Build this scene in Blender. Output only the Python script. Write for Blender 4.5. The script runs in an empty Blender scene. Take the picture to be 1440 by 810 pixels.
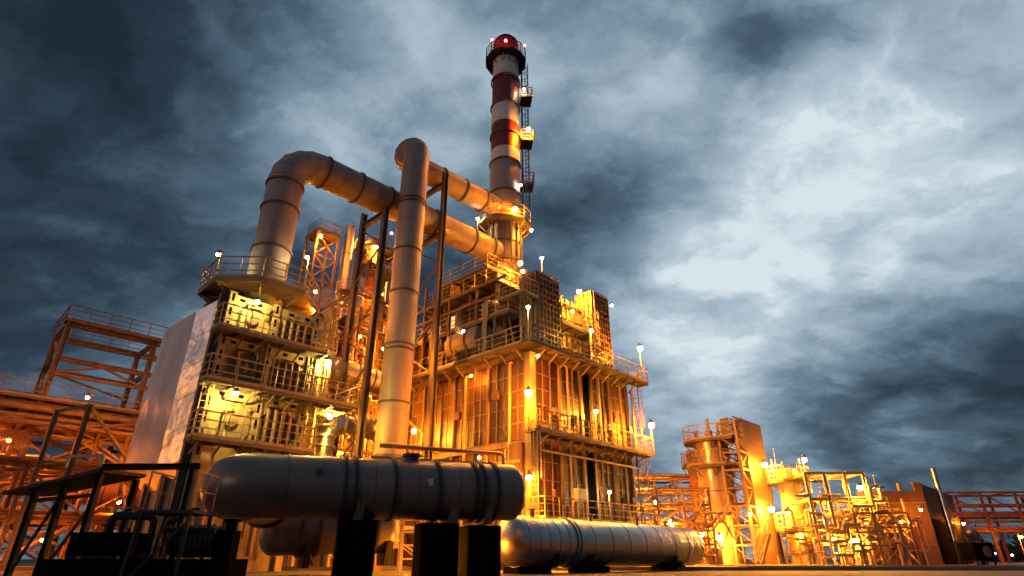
import bpy, math, random
from math import sin, cos, pi, radians, sqrt, atan2
from mathutils import Vector, Matrix
random.seed(7)
sc = bpy.context.scene
COL = sc.collection
R46 = radians(46.4)

# ------------------------------------------------------------------ materials
MATS = {}
def N(nt, t, **kw):
    n = nt.nodes.new(t)
    for k, v in kw.items():
        if k.startswith('i_'):
            n.inputs[k[2:].replace('_', ' ')].default_value = v
        else:
            setattr(n, k, v)
    return n
def mat(name, col, rough=.55, metal=0.0, dirt=.45, dirtcol=None, scale=1.5, bump=.25, streak=True, fine=14.0, seams=0.0, spec=None):
    m = bpy.data.materials.new(name); m.use_nodes = True
    nt = m.node_tree; L = nt.links.new
    b = nt.nodes['Principled BSDF']
    tc = N(nt, 'ShaderNodeTexCoord')
    oi = N(nt, 'ShaderNodeObjectInfo')
    add = N(nt, 'ShaderNodeVectorMath', operation='ADD')
    L(tc.outputs['Object'], add.inputs[0])
    sh = N(nt, 'ShaderNodeMath', operation='MULTIPLY'); L(oi.outputs['Random'], sh.inputs[0]); sh.inputs[1].default_value = 37.0
    L(sh.outputs[0], add.inputs[1])
    mp = N(nt, 'ShaderNodeMapping'); mp.inputs['Scale'].default_value = (1, 1, .22 if streak else 1)
    L(add.outputs[0], mp.inputs['Vector'])
    n1 = N(nt, 'ShaderNodeTexNoise', i_Scale=scale, i_Detail=8.0, i_Roughness=.65)
    L(mp.outputs[0], n1.inputs['Vector'])
    n2 = N(nt, 'ShaderNodeTexNoise', i_Scale=fine, i_Detail=5.0, i_Roughness=.7)
    L(add.outputs[0], n2.inputs['Vector'])
    cr = N(nt, 'ShaderNodeValToRGB')
    cr.color_ramp.elements[0].position = .36; cr.color_ramp.elements[1].position = .66
    cr.color_ramp.elements[0].color = (0, 0, 0, 1); cr.color_ramp.elements[1].color = (1, 1, 1, 1)
    L(n1.outputs['Fac'], cr.inputs[0])
    mx = N(nt, 'ShaderNodeMix', data_type='RGBA')
    if dirtcol is None: dirtcol = [c * .42 for c in col]
    mul = N(nt, 'ShaderNodeMath', operation='MULTIPLY'); mul.inputs[1].default_value = dirt
    L(cr.outputs[0], mul.inputs[0]); L(mul.outputs[0], mx.inputs[0])
    mx.inputs[6].default_value = (*col, 1); mx.inputs[7].default_value = (*dirtcol, 1)
    mx2 = N(nt, 'ShaderNodeMix', data_type='RGBA', blend_type='MULTIPLY'); mx2.inputs[0].default_value = .5
    cr2 = N(nt, 'ShaderNodeValToRGB'); cr2.color_ramp.elements[0].position = .3; cr2.color_ramp.elements[1].position = .7
    cr2.color_ramp.elements[0].color = (.45, .42, .4, 1); cr2.color_ramp.elements[1].color = (1.15, 1.12, 1.1, 1)
    L(n2.outputs['Fac'], cr2.inputs[0]); L(mx.outputs[2], mx2.inputs[6]); L(cr2.outputs[0], mx2.inputs[7])
    L(mx2.outputs[2], b.inputs['Base Color'])
    rr = N(nt, 'ShaderNodeMapRange'); rr.inputs['To Min'].default_value = max(.05, rough - .13); rr.inputs['To Max'].default_value = min(1, rough + .18)
    L(n1.outputs['Fac'], rr.inputs['Value']); L(rr.outputs[0], b.inputs['Roughness'])
    b.inputs['Metallic'].default_value = metal
    bp = N(nt, 'ShaderNodeBump'); bp.inputs['Strength'].default_value = bump; bp.inputs['Distance'].default_value = .02
    L(n2.outputs['Fac'], bp.inputs['Height'])
    if seams:
        n3 = N(nt, 'ShaderNodeTexNoise', i_Scale=seams, i_Detail=2.0)
        L(add.outputs[0], n3.inputs['Vector'])
        bp2 = N(nt, 'ShaderNodeBump'); bp2.inputs['Strength'].default_value = .35; bp2.inputs['Distance'].default_value = .12
        L(n3.outputs['Fac'], bp2.inputs['Height']); L(bp.outputs[0], bp2.inputs['Normal']); L(bp2.outputs[0], b.inputs['Normal'])
    else:
        L(bp.outputs[0], b.inputs['Normal'])
    if spec is not None: b.inputs['Specular IOR Level'].default_value = spec
    MATS[name] = m
    return m
def emat(name, col, s):
    m = bpy.data.materials.new(name); m.use_nodes = True
    nt = m.node_tree; nt.nodes.clear()
    o = N(nt, 'ShaderNodeOutputMaterial'); e = N(nt, 'ShaderNodeEmission')
    e.inputs[0].default_value = (*col, 1); e.inputs[1].default_value = s
    nt.links.new(e.outputs[0], o.inputs[0]); MATS[name] = m
    return m
mat('duct', (.36, .275, .235), .5, .0, .6, (.19, .12, .09), 1.1, .15)
mat('ductband', (.09, .07, .06), .6, .0, .3)
mat('brown', (.15, .065, .035), .55, 0, .9, (.035, .017, .011), 1.3, .4)
mat('rib', (.27, .17, .10), .5, 0, .7, (.09, .05, .03), 1.8, .3)
mat('steel', (.18, .12, .08), .5, 0, .6, (.10, .06, .04), 1.8, .3)
mat('trestle', (.13, .095, .08), .5, 0, .5, (.05, .04, .035), 1.8, .3)
mat('darksteel', (.018, .019, .022), .6, 0, .5, None, 1.8, .3, spec=.2)
mat('rail', (.38, .29, .14), .45, 0, .5, (.14, .08, .04), 3, .1)
mat('grate', (.12, .10, .085), .6, 0, .5, (.05, .04, .03), 3, .4)
mat('beige', (.34, .29, .17), .6, 0, .85, (.09, .065, .035), 1.6, .3)
mat('alu', (.62, .62, .63), .27, 1.0, .55, (.30, .27, .25), .9, .12, seams=1.3)
mat('mirror', (.92, .90, .90), .07, 1.0, .2, (.6, .54, .52), .8, .03, seams=.8)
mat('sheet', (.50, .56, .68), .36, .5, .6, (.24, .26, .32), 1.0, .12, seams=1.1)
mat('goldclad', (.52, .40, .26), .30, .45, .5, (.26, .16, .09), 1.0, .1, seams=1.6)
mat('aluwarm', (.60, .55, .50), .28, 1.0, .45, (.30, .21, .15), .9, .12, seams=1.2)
mat('aludull', (.42, .42, .44), .38, .85, .6, (.2, .19, .2), 1.2, .15, seams=1.5)
mat('vessel', (.21, .148, .132), .36, .25, .6, (.10, .075, .07), .9, .12, seams=.9)
mat('vesselshade', (.16, .12, .115), .45, .0, .6, (.07, .05, .045), .9, .12)  # darkened vessel grey; the shadow on the shorter vessel is put in its colour
mat('vesselband', (.02, .02, .022), .6, 0, .3)
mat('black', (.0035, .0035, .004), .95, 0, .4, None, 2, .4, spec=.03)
mat('concrete', (.04, .038, .036), .9, 0, .5, None, 2, .5, streak=False)
mat('white_paint', (.80, .72, .68), .5, 0, .45, (.34, .26, .22), .9, .12)
mat('red_paint', (.17, .012, .010), .5, 0, .5, (.08, .008, .008), 1, .12)
mat('stackgrey', (.34, .29, .27), .5, 0, .55, (.2, .15, .13), .9, .12)
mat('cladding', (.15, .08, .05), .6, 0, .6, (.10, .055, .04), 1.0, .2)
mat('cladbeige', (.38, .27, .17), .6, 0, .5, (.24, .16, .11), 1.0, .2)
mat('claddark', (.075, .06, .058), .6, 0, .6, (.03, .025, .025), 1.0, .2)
mat('doorred', (.09, .018, .012), .6, 0, .6, (.03, .01, .01), 1.0, .2)
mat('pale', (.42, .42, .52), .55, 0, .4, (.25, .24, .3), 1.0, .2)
mat('redsteel', (.22, .08, .045), .5, 0, .7, (.07, .03, .02), 2, .2)
mat('cabinet', (.7, .66, .52), .5, 0, .2, None, 2, .05)
mat('lampbody', (.10, .09, .08), .5, .3, .3)
mat('olive', (.20, .17, .10), .5, 0, .6, (.08, .06, .04), 1.8, .3)
mat('leaf', (.03, .04, .025), .9, 0, .6, None, 2, .4, streak=False)
emat('sodium', (1, .28, .012), 4000)
emat('sodium_small', (1, .24, .010), 1500)
emat('sodium_deep', (1, .20, .008), 2600)
emat('amber', (1, .46, .04), 2500)
emat('yellow', (1, .66, .14), 1900)
emat('halide', (1, .78, .36), 650)
emat('halide_dim', (1, .85, .55), 300)
emat('redlight', (1, .02, .03), 120)
emat('window_glow', (1, .66, .18), 1.5)
emat('distant_light', (1, .8, .5), 12)

def ground_mat():
    m = bpy.data.materials.new('asphalt'); m.use_nodes = True
    nt = m.node_tree; L = nt.links.new; b = nt.nodes['Principled BSDF']
    tc = N(nt, 'ShaderNodeTexCoord')
    n = N(nt, 'ShaderNodeTexNoise', i_Scale=.6, i_Detail=8.0, i_Roughness=.6); L(tc.outputs['Object'], n.inputs['Vector'])
    n2 = N(nt, 'ShaderNodeTexNoise', i_Scale=40.0, i_Detail=4.0); L(tc.outputs['Object'], n2.inputs['Vector'])
    cr = N(nt, 'ShaderNodeValToRGB'); cr.color_ramp.elements[0].color = (.022, .02, .019, 1); cr.color_ramp.elements[1].color = (.075, .068, .06, 1)
    cr.color_ramp.elements[0].position = .35; cr.color_ramp.elements[1].position = .7
    L(n.outputs['Fac'], cr.inputs[0]); L(cr.outputs[0], b.inputs['Base Color'])
    b.inputs['Roughness'].default_value = .75
    bp = N(nt, 'ShaderNodeBump'); bp.inputs['Strength'].default_value = .4; bp.inputs['Distance'].default_value = .02
    L(n2.outputs['Fac'], bp.inputs['Height']); L(bp.outputs[0], b.inputs['Normal'])
    MATS['asphalt'] = m
ground_mat()

# ------------------------------------------------------------------ mesh builder
class MB:
    def __init__(s): s.v = []; s.f = []
    def add(s, vs, fs):
        o = len(s.v); s.v += [tuple(v) for v in vs]; s.f += [tuple(i + o for i in f) for f in fs]; return s
    def box(s, x0, x1, y0, y1, z0, z1):
        return s.hexa([(x0, y0, z0), (x1, y0, z0), (x1, y1, z0), (x0, y1, z0), (x0, y0, z1), (x1, y0, z1), (x1, y1, z1), (x0, y1, z1)])
    def hexa(s, c):
        return s.add(c, [(0, 3, 2, 1), (4, 5, 6, 7), (0, 1, 5, 4), (1, 2, 6, 5), (2, 3, 7, 6), (3, 0, 4, 7)])
    def frame(s, d, up=None):
        d = d.normalized()
        if up is None: up = Vector((0, 0, 1)) if abs(d.z) < .9 else Vector((1, 0, 0))
        a = d.cross(up).normalized(); return a, a.cross(d).normalized()
    def beam(s, p, q, w, h=None, up=None):
        p = Vector(p); q = Vector(q); h = h or w
        if (q - p).length < 1e-4: return s
        a, b = s.frame(q - p, up); a = a * w / 2; b = b * h / 2
        return s.hexa([p - a - b, p + a - b, q + a - b, q - a - b, p - a + b, p + a + b, q + a + b, q - a + b])
    def ibeam(s, p, q, w, h, t=.03, up=None):
        p = Vector(p); q = Vector(q); a, b = s.frame(q - p, up)
        s.beam(p, q, t, h - 2 * t - .004, up)
        for k in (-1, 1): s.beam(p + b * k * (h / 2 - t / 2), q + b * k * (h / 2 - t / 2), w, t, up)
        return s
    def tube(s, p, q, r, n=8, r2=None, caps=True):
        p = Vector(p); q = Vector(q); r2 = r if r2 is None else r2
        a, b = s.frame(q - p)
        vs = []
        for c, rr in ((p, r), (q, r2)):
            for i in range(n):
                t = 2 * pi * i / n; vs.append(c + a * cos(t) * rr + b * sin(t) * rr)
        fs = [(i, (i + 1) % n, n + (i + 1) % n, n + i) for i in range(n)]
        if caps: fs += [tuple(range(n))[::-1], tuple(range(n, 2 * n))]
        return s.add(vs, fs)
    def path(s, pts, r, n=16, caps=True):
        pts = [Vector(p) for p in pts]; m = len(pts); vs = []; fs = []
        d0 = (pts[1] - pts[0]).normalized(); a, _ = s.frame(d0)
        for k, p in enumerate(pts):
            di = (pts[k] - pts[k - 1]).normalized() if k else d0
            do = (pts[k + 1] - pts[k]).normalized() if k < m - 1 else di
            d = (di + do).normalized()
            a = (a - d * a.dot(d)).normalized(); b = d.cross(a)
            for i in range(n):
                t = 2 * pi * i / n; vs.append(p + a * cos(t) * r + b * sin(t) * r)
        for k in range(m - 1):
            for i in range(n):
                j = (i + 1) % n; fs.append((k * n + i, k * n + j, (k + 1) * n + j, (k + 1) * n + i))
        if caps: fs += [tuple(range(n))[::-1], tuple(range((m - 1) * n, m * n))]
        return s.add(vs, fs)
    def lathe(s, prof, o, d=(0, 0, 1), n=32):
        o = Vector(o); d = Vector(d).normalized(); a, b = s.frame(d); vs = []; fs = []
        for r, h in prof:
            for i in range(n):
                t = 2 * pi * i / n; vs.append(o + d * h + a * cos(t) * r + b * sin(t) * r)
        for k in range(len(prof) - 1):
            for i in range(n):
                j = (i + 1) % n; fs.append((k * n + i, k * n + j, (k + 1) * n + j, (k + 1) * n + i))
        fs.append(tuple(range(n))[::-1]); fs.append(tuple(range((len(prof) - 1) * n, len(prof) * n)))
        return s.add(vs, fs)
    def ring(s, c, d, r, w=.1, t=.07, n=28):
        c = Vector(c); d = Vector(d).normalized()
        a, b = s.frame(d); vs = []; fs = []
        for i in range(n):
            u = a * cos(2 * pi * i / n) + b * sin(2 * pi * i / n)
            vs += [c - d * w / 2 + u * (r - .02), c - d * w / 2 + u * (r + t), c + d * w / 2 + u * (r + t), c + d * w / 2 + u * (r - .02)]
        for i in range(n):
            j = (i + 1) % n
            for k in range(4):
                l = (k + 1) % 4; fs.append((i * 4 + k, i * 4 + l, j * 4 + l, j * 4 + k))
        return s.add(vs, fs)
    def prism(s, poly, z0, z1):
        n = len(poly)
        return s.add([(x, y, z0) for x, y in poly] + [(x, y, z1) for x, y in poly],
                     [tuple(range(n))[::-1], tuple(range(n, 2 * n))] + [(i, (i + 1) % n, n + (i + 1) % n, n + i) for i in range(n)])
    def rail(s, pts, z, h=1.1, sp=1.25, toe=True, r=.025, mids=(.38, .74)):
        for k in range(len(pts) - 1):
            p = Vector((*pts[k], z)); q = Vector((*pts[k + 1], z)); l = (q - p).length
            nn = max(1, round(l / sp))
            for i in range(nn + 1):
                if i == 0 and k > 0: continue
                c = p.lerp(q, i / nn); s.beam(c, c + Vector((0, 0, h)), r * 2)
            for m in list(mids) + [h]:
                s.beam(p + Vector((0, 0, m)), q + Vector((0, 0, m)), r * (2.2 if m == h else 1.5))
            if toe: s.beam(p + Vector((0, 0, .08)), q + Vector((0, 0, .08)), .012, .14)
        return s
    def ladder(s, p, h, w=.45, face=(0, -1), cage=True, r=.025):
        p = Vector(p); f = Vector((*face, 0)).normalized(); a = Vector((-f.y, f.x, 0)); Z = Vector((0, 0, 1))
        for k in (-1, 1): s.beam(p + a * k * w / 2, p + a * k * w / 2 + Z * h, r * 2)
        n = int(h / .3)
        for i in range(n): s.beam(p - a * w / 2 + Z * (i + .5) * .3, p + a * w / 2 + Z * (i + .5) * .3, r * 1.2)
        if cage:
            cr = []
            for j in range(7):
                t = pi * j / 6; cr.append(a * cos(t) * .36 + f * (sin(t) * .6 + .05))
            for i in range(int((h - 2) / .9) + 1):
                z = Z * (2 + i * .9)
                for j in range(6): s.beam(p + cr[j] + z, p + cr[j + 1] + z, r * 1.6, r)
            for j in range(0, 7): s.beam(p + cr[j] + Z * 2, p + cr[j] + Z * max(h, 2.1), r)
        return s
    def build(s, name, m, parent=None, loc=(0, 0, 0), sharp=32):
        me = bpy.data.meshes.new(name); me.from_pydata(s.v, [], s.f); me.update()
        me.polygons.foreach_set('use_smooth', [True] * len(me.polygons))
        me.set_sharp_from_angle(angle=radians(sharp))
        me.materials.append(MATS[m])
        o = bpy.data.objects.new(name, me); COL.objects.link(o)
        if parent is not None: o.parent = parent
        o.location = loc
        return o

def rings(specs, m, parent, name='flange', n=28):
    for sp_ in specs: MB().ring(*sp_, n).build(name, m, parent)

def tag(o, label=None, cat=None, group=None, kind=None):
    if label: o['label'] = label
    if cat: o['category'] = cat
    if group: o['group'] = group
    if kind: o['kind'] = kind
    return o
def thing(name, label, cat, loc=(0, 0, 0), rot=0, group=None):
    o = bpy.data.objects.new(name, None); COL.objects.link(o)
    o.location = loc; o.rotation_euler = (0, 0, rot); o.empty_display_size = .3
    return tag(o, label, cat, group)
def copy_tree(o, parent=None):
    c = o.copy(); COL.objects.link(c); c.parent = parent
    for ch in list(o.children): copy_tree(ch, c)
    return c
def arc(c, u, v, r, a0, a1, n=7):
    c = Vector(c); u = Vector(u); v = Vector(v)
    return [c + u * cos(a0 + (a1 - a0) * i / n) * r + v * sin(a0 + (a1 - a0) * i / n) * r for i in range(n + 1)]
def bend(pts, r, n=6):
    """polyline with rounded corners"""
    pts = [Vector(p) for p in pts]; out = [pts[0]]
    for k in range(1, len(pts) - 1):
        p, a, b = pts[k], (pts[k - 1] - pts[k]).normalized(), (pts[k + 1] - pts[k]).normalized()
        ang = a.angle(b)
        if ang > 3.1: out.append(p); continue
        tl = min(r / math.tan(ang / 2), (pts[k - 1] - p).length * .49, (pts[k + 1] - p).length * .49); rr = tl * math.tan(ang / 2)
        c = p + (a + b).normalized() * (rr / sin(ang / 2))
        s0 = p + a * tl - c; s1 = p + b * tl - c; th = s0.angle(s1)
        for i in range(n + 1):
            t = i / n; out.append(c + (s0 * sin((1 - t) * th) + s1 * sin(t * th)) / sin(th))
    out.append(pts[-1]); return out
def platform(parent, poly, z, rails, m='grate', rm='rail', th=.14, ladder=None):
    """poly footprint; rails = list of point lists"""
    b = MB(); b.prism(poly, z - .05, z)
    n = len(poly)
    for i in range(n):
        p, q = poly[i], poly[(i + 1) % n]
        b.beam((*p, z - .08), (*q, z - .08), .06, .15)
    xs = [p[0] for p in poly]; ys = [p[1] for p in poly]
    pl = b.build('platform', m, parent)
    # soffit joists
    w, d = max(xs) - min(xs), max(ys) - min(ys)
    if n == 4:
        if w > d:
            k = max(1, round(w / 1.2))
            for i in range(1, k): x = min(xs) + w * i / k; MB().beam((x, min(ys) + .04, z - .12), (x, max(ys) - .04, z - .12), .06, .12).build('joist', 'steel', pl)
        else:
            k = max(1, round(d / 1.2))
            for i in range(1, k): y = min(ys) + d * i / k; MB().beam((min(xs) + .04, y, z - .12), (max(xs) - .04, y, z - .12), .06, .12).build('joist', 'steel', pl)
    r = MB()
    for pts in rails: r.rail(pts, z)
    r.build('railing', rm, pl)
    return pl

def rack(name, label, cat, loc, rot, xs, ys, zs, cs=.22, bs=.16, m='rib', brace='x', group=None, z0=0, rails=False, bset=None):
    t = thing(name, label, cat, loc, rot, group)
    for x in xs:
        for y in ys: MB().ibeam((x, y, z0), (x, y, zs[-1] + bs / 2), cs, cs, .035).build('column', m, t)
    for z in zs:
        for y in ys:
            for i in range(len(xs) - 1): MB().ibeam((xs[i] + cs / 2, y, z), (xs[i + 1] - cs / 2, y, z), bs * .7, bs, .03).build('floor_beam', m, t)
        for x in xs:
            for i in range(len(ys) - 1): MB().ibeam((x, ys[i] + cs / 2, z), (x, ys[i + 1] - cs / 2, z), bs * .7, bs, .03).build('cross_beam', m, t)
    zz = [z0] + list(zs)
    k = 0
    for i in range(len(xs) - 1):
        for zi in range(len(zz) - 1):
            for yi, y in enumerate((ys[0], ys[-1])):
                k += 1
                if brace == 'none' or (bset and (i, zi) not in bset): continue
                b = MB(); a, c, lo, hi = xs[i], xs[i + 1], zz[zi] + .1, zz[zi + 1] - .1
                off = .02 if yi else -.02
                if brace == 'x' : b.beam((a, y + off, lo), (c, y + off, hi), bs * .55); b.beam((a, y - off, hi), (c, y - off, lo), bs * .55)
                elif brace == 'v': mx = (a + c) / 2; b.beam((a, y, hi), (mx, y, lo), bs * .5); b.beam((c, y, hi), (mx, y, lo), bs * .5)
                else:
                    if (i + zi) % 2: b.beam((a, y, lo), (c, y, hi), bs * .55)
                    else: b.beam((a, y, hi), (c, y, lo), bs * .55)
                b.build('brace', m, t)
    if len(ys) > 1 and brace != 'none':
        for x in (xs[0], xs[-1]):
            for zi in range(len(zz) - 1):
                MB().beam((x, ys[0], zz[zi] + .1), (x, ys[-1], zz[zi + 1] - .1), bs * .5).build('brace', m, t)
    if rails:
        platform(t, [(xs[0] - .1, ys[0] - .1), (xs[-1] + .1, ys[0] - .1), (xs[-1] + .1, ys[-1] + .1), (xs[0] - .1, ys[-1] + .1)], zs[-1] + bs / 2 + .2,
                 [[(xs[0], ys[-1]), (xs[0], ys[0]), (xs[-1], ys[0]), (xs[-1], ys[-1]), (xs[0], ys[-1])]])
    return t
def pipe(name, label, pts, r, m='duct', group=None, bands=0, bandm=None, n=14, br=None, cat='pipe', loc=None):
    pts = [Vector(p) for p in pts]; base = pts[0].copy()
    pts = [p - base for p in pts]
    P = bend(pts, br or r * 2.2) if len(pts) > 2 else pts
    o = MB().path(P, r, n).build(name, m, None, base)
    tag(o, label, cat, group)
    if bands:
        for k in range(len(pts) - 1):
            l = (pts[k + 1] - pts[k]).length; c = int(l / bands)
            for i in range(c):
                t = (i + .5) / c; MB().ring(pts[k].lerp(pts[k + 1], t), pts[k + 1] - pts[k], r, r * .25, r * .22, n).build('flange', bandm or m, o)
    return o

# ------------------------------------------------------------------ lamps
def bulb_mesh(r):
    prof = [(r * sin(pi * i / 8) + .001, -r * cos(pi * i / 8)) for i in range(9)]
    return MB().lathe(prof, (0, 0, 0), (0, 0, 1), 12)
def lamp(p, kind, label, pole=0, r=.15, toward=(0, -1), red=False, group='lamps lighting the plant'):
    if not red: r *= .75
    if kind == 'halide': r *= .85
    """p = bulb centre.  pole>0: lamp on a post of that height; else bracket lamp"""
    x, y, z = p; f = Vector((*toward, 0)).normalized()
    name = 'obstruction_light' if red else ('lamp_post' if pole else 'wall_lamp')
    cat = 'warning light' if red else 'lamp'
    t = thing(name, label, cat, (x - f.x * .3, y - f.y * .3, z - pole), 0, group)
    if pole:
        b = MB().tube((0, 0, 0), (0, 0, pole + .25), .035, 8); b.tube((0, 0, 0), (0, 0, .06), .1, 8)
        b.build('post', 'rail', t)
        MB().tube((0, 0, pole + .24), (f.x * .3, f.y * .3, pole + .24), .025, 6).build('arm', 'rail', t)
    elif not red:
        MB().tube((-f.x * .15, -f.y * .15, .26), (f.x * .3, f.y * .3, .26), .025, 6).build('bracket', 'lampbody', t)
    if not red:
        MB().lathe([(.05, r + .16), (.09, r + .14), (r * .9, r + .03), (r * 1.15, r * .62), (r * 1.1, r * .62), (r * .8, r + .01)], (f.x * .3, f.y * .3, pole), (0, 0, 1), 14).build('shade', 'lampbody', t)
    else:
        MB().tube((f.x * .3, f.y * .3, -r - .25), (f.x * .3, f.y * .3, -r), .05, 8).build('base', 'lampbody', t)
    if pole:
        MB().box(f.x * .15 - .07, f.x * .15 + .07, f.y * .15 - .07, f.y * .15 + .07, pole + r + .12, pole + r + .26).build('ballast_box', 'lampbody', t)
    bulb_mesh(r).build('bulb', kind, t, (f.x * .3, f.y * .3, pole))
    return t

# ================================================================== SETTING
g = MB(); g.add([(-900, -300, 0), (900, -300, 0), (900, 1800, 0), (-900, 1800, 0)], [(0, 1, 2, 3)])
tag(g.build('ground', 'asphalt'), kind='structure')
# raised concrete aprons under the units
def apron(x0, x1, y0, y1, h, m='concrete'):
    o = MB().box(x0, x1, y0, y1, -.1, h).build('concrete_apron', m); tag(o, kind='structure'); return o
mat('apron', (.16, .145, .125), .85, 0, .5, None, .6, .4, streak=False)
apron(-60, -6.5, 30.5, 75, .12, 'apron')
apron(-5, 13.5, 33, 70, .10, 'apron')
apron(13.6, 60, 40, 75, .14, 'apron')

k_ = MB().box(-30, 60, 30.2, 30.45, -.05, .16).build('kerb', 'apron'); tag(k_, kind='structure')
for (x0, x1, y) in ((-9, 12, 21.8), (12.4, 40, 36)):
    o = MB().box(x0, x1, y, y + .12, -.02, .012).build('road_marking', 'cladbeige'); tag(o, kind='structure')

# ================================================================== FURNACE BLOCK
C = (1.06, 32.7, 0); LX, LY, ZT = 10.3, 14.0, 12.0
F = thing('process_furnace', 'tall brown ribbed furnace block with railed decks, below the striped chimney', 'furnace', C, R46)
def fR(a, d, z): return (a, -d, z)
def fL(a, d, z): return (-d, a, z)
def fbox(b, f, a0, a1, d0, d1, z0, z1):
    return b.hexa([f(a0, d0, z0), f(a1, d0, z0), f(a1, d1, z0), f(a0, d1, z0), f(a0, d0, z1), f(a1, d0, z1), f(a1, d1, z1), f(a0, d1, z1)])
MB().box(0, LX, 0, LY, 0, ZT - .25).build('furnace_shell', 'brown', F)
def bay(f, a0, a1, z0, z1, seed):
    rnd = random.Random(seed)
    # recessed sheet panels, each a little different in depth
    b = MB(); na = max(2, round((a1 - a0) / .6)); nz = max(2, round((z1 - z0) / .95))
    for i in range(na):
        for k in range(nz):
            u0 = a0 + (a1 - a0) * i / na; u1 = a0 + (a1 - a0) * (i + 1) / na
            w0 = z0 + (z1 - z0) * k / nz; w1 = z0 + (z1 - z0) * (k + 1) / nz
            fbox(b, f, u0 + .03, u1 - .03, .005, .02 + rnd.random() * .04, w0 + .03, w1 - .03)
    b.build('wall_panel', 'brown', F)
    b = MB()
    for i in range(1, na):
        u = a0 + (a1 - a0) * i / na; w = .045 if i % 2 else .08
        fbox(b, f, u - w / 2, u + w / 2, .004, .09 if i % 2 else .12, z0, z1)
    for k in range(1, nz):
        u = z0 + (z1 - z0) * k / nz
        for i in range(na):
            q0 = a0 + (a1 - a0) * i / na + .05; q1 = a0 + (a1 - a0) * (i + 1) / na - .05
            fbox(b, f, q0, q1, .004, .08, u - .035, u + .035)
    b.build('stiffener', 'rib', F)
    for _ in range(2 if a1 - a0 > 3 else 1):
        i = rnd.randrange(0, na - 1); k = rnd.randrange(0, nz)
        u0 = a0 + (a1 - a0) * i / na; w0 = z0 + (z1 - z0) * k / nz
        h = MB(); fbox(h, f, u0 + .1, u0 + (a1 - a0) / na + rnd.uniform(.1, .4), .125, .2, w0 + .1, w0 + rnd.uniform(.6, .9))
        hd = h.build('access_hatch', 'brown', F)
        h = MB(); fbox(h, f, u0 + .2, u0 + .26, .202, .26, w0 + .35, w0 + .6); h.build('handle', 'rib', hd)
def facade(f, L, cols, zs, gap=None, seed=1):
    for i in range(len(cols) - 1):
        if gap == i: continue
        for k in range(len(zs) - 1): bay(f, cols[i] + .16, cols[i + 1] - .16, zs[k] + .18, zs[k + 1] - .18, seed + i * 7 + k)
    for c in cols:
        b = MB()
        fbox(b, f, c - .10, c + .10, .18, .21, 0, ZT - .3); fbox(b, f, c - .05, c + .05, .0, .176, 0, ZT - .3)
        b.build('column', 'rib', F)
    for z in zs[1:]:
        b = MB(); fbox(b, f, cols[0], cols[-1], .215, .25, z - .17, z + .17); fbox(b, f, cols[0], cols[-1], .215, .30, z + .174, z + .2)
        b.build('girder', 'rib', F)
facade(fR, LX, [.2, 2.6, 4.75, 5.85, 8.0, 10.1], [0, 2.3, 6.7, 11.7], gap=2, seed=3)
facade(fL, LY, [.2, 3.4, 6.6, 9.8, 13.0], [0, 2.3, 6.5, 11.7], seed=40)
# flat black strip, painted shade for the gap between the right facade halves
b = MB(); b.box(4.95, 5.75, -.05, -.005, 0, 11.6); b.build('recess_shade', 'black', F)
# corner column, paler than the ribs
MB().box(-.34, .12, -.34, .12, 0, 11.7).build('corner_column', 'cladbeige', F)
# decks
E_ = 1.2
platform(F, [(-E_, -E_), (LX + E_, -E_), (LX + E_, -.36), (-E_, -.36)], ZT, [[(-E_, -E_), (LX + E_, -E_), (LX + E_, -.4)]])
platform(F, [(-E_, -.355), (-.36, -.355), (-.36, LY), (-E_, LY)], ZT, [[(-E_, LY), (-E_, -.4), ]])
platform(F, [(-.9, -E_), (LX + 1.05, -E_), (LX + 1.05, -.37), (-.9, -.37)], 6.95, [[(-.9, -.4), (-.9, -E_), (LX + 1.05, -E_), (LX + 1.05, -.4)]])
platform(F, [(-.3, -E_), (LX + .3, -E_), (LX + .3, -.37), (-.3, -.37)], 2.4, [[(-.3, -.4), (-.3, -E_), (LX + .3, -E_), (LX + .3, -.4)]])
MB().box(-.355, LX, -.355, LY, ZT - .2, ZT).build('roof_deck', 'grate', F)
for zz in (ZT, 6.95, 2.4):
    for i in range(10):
        x = .2 + i * 1.11
        MB().beam((x, -.36, zz - .75), (x, -E_ + .1, zz - .22), .06, .09).build('bracket', 'rib', F)
        if zz == ZT: MB().beam((-.36, x + i * .2, zz - .75), (-E_ + .1, x + i * .2, zz - .22), .06, .09).build('bracket', 'rib', F)
# corner ladder cages and end cage
MB().ladder((-.6, -.75, 2.4), 5.6, face=(-.6, -1)).build('ladder', 'rail', F)
MB().ladder((LX + 1.0, -.3, 2.4), 5.6, face=(1, 0)).build('ladder', 'rail', F)
MB().ladder((LX + 1.0, -.2, 6.95), 6.0, face=(1, 0)).build('ladder', 'rail', F)
MB().box(-.62, -.36, .15, 1.1, 0, 6.4).build('cable_duct', 'brown', F)
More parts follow.
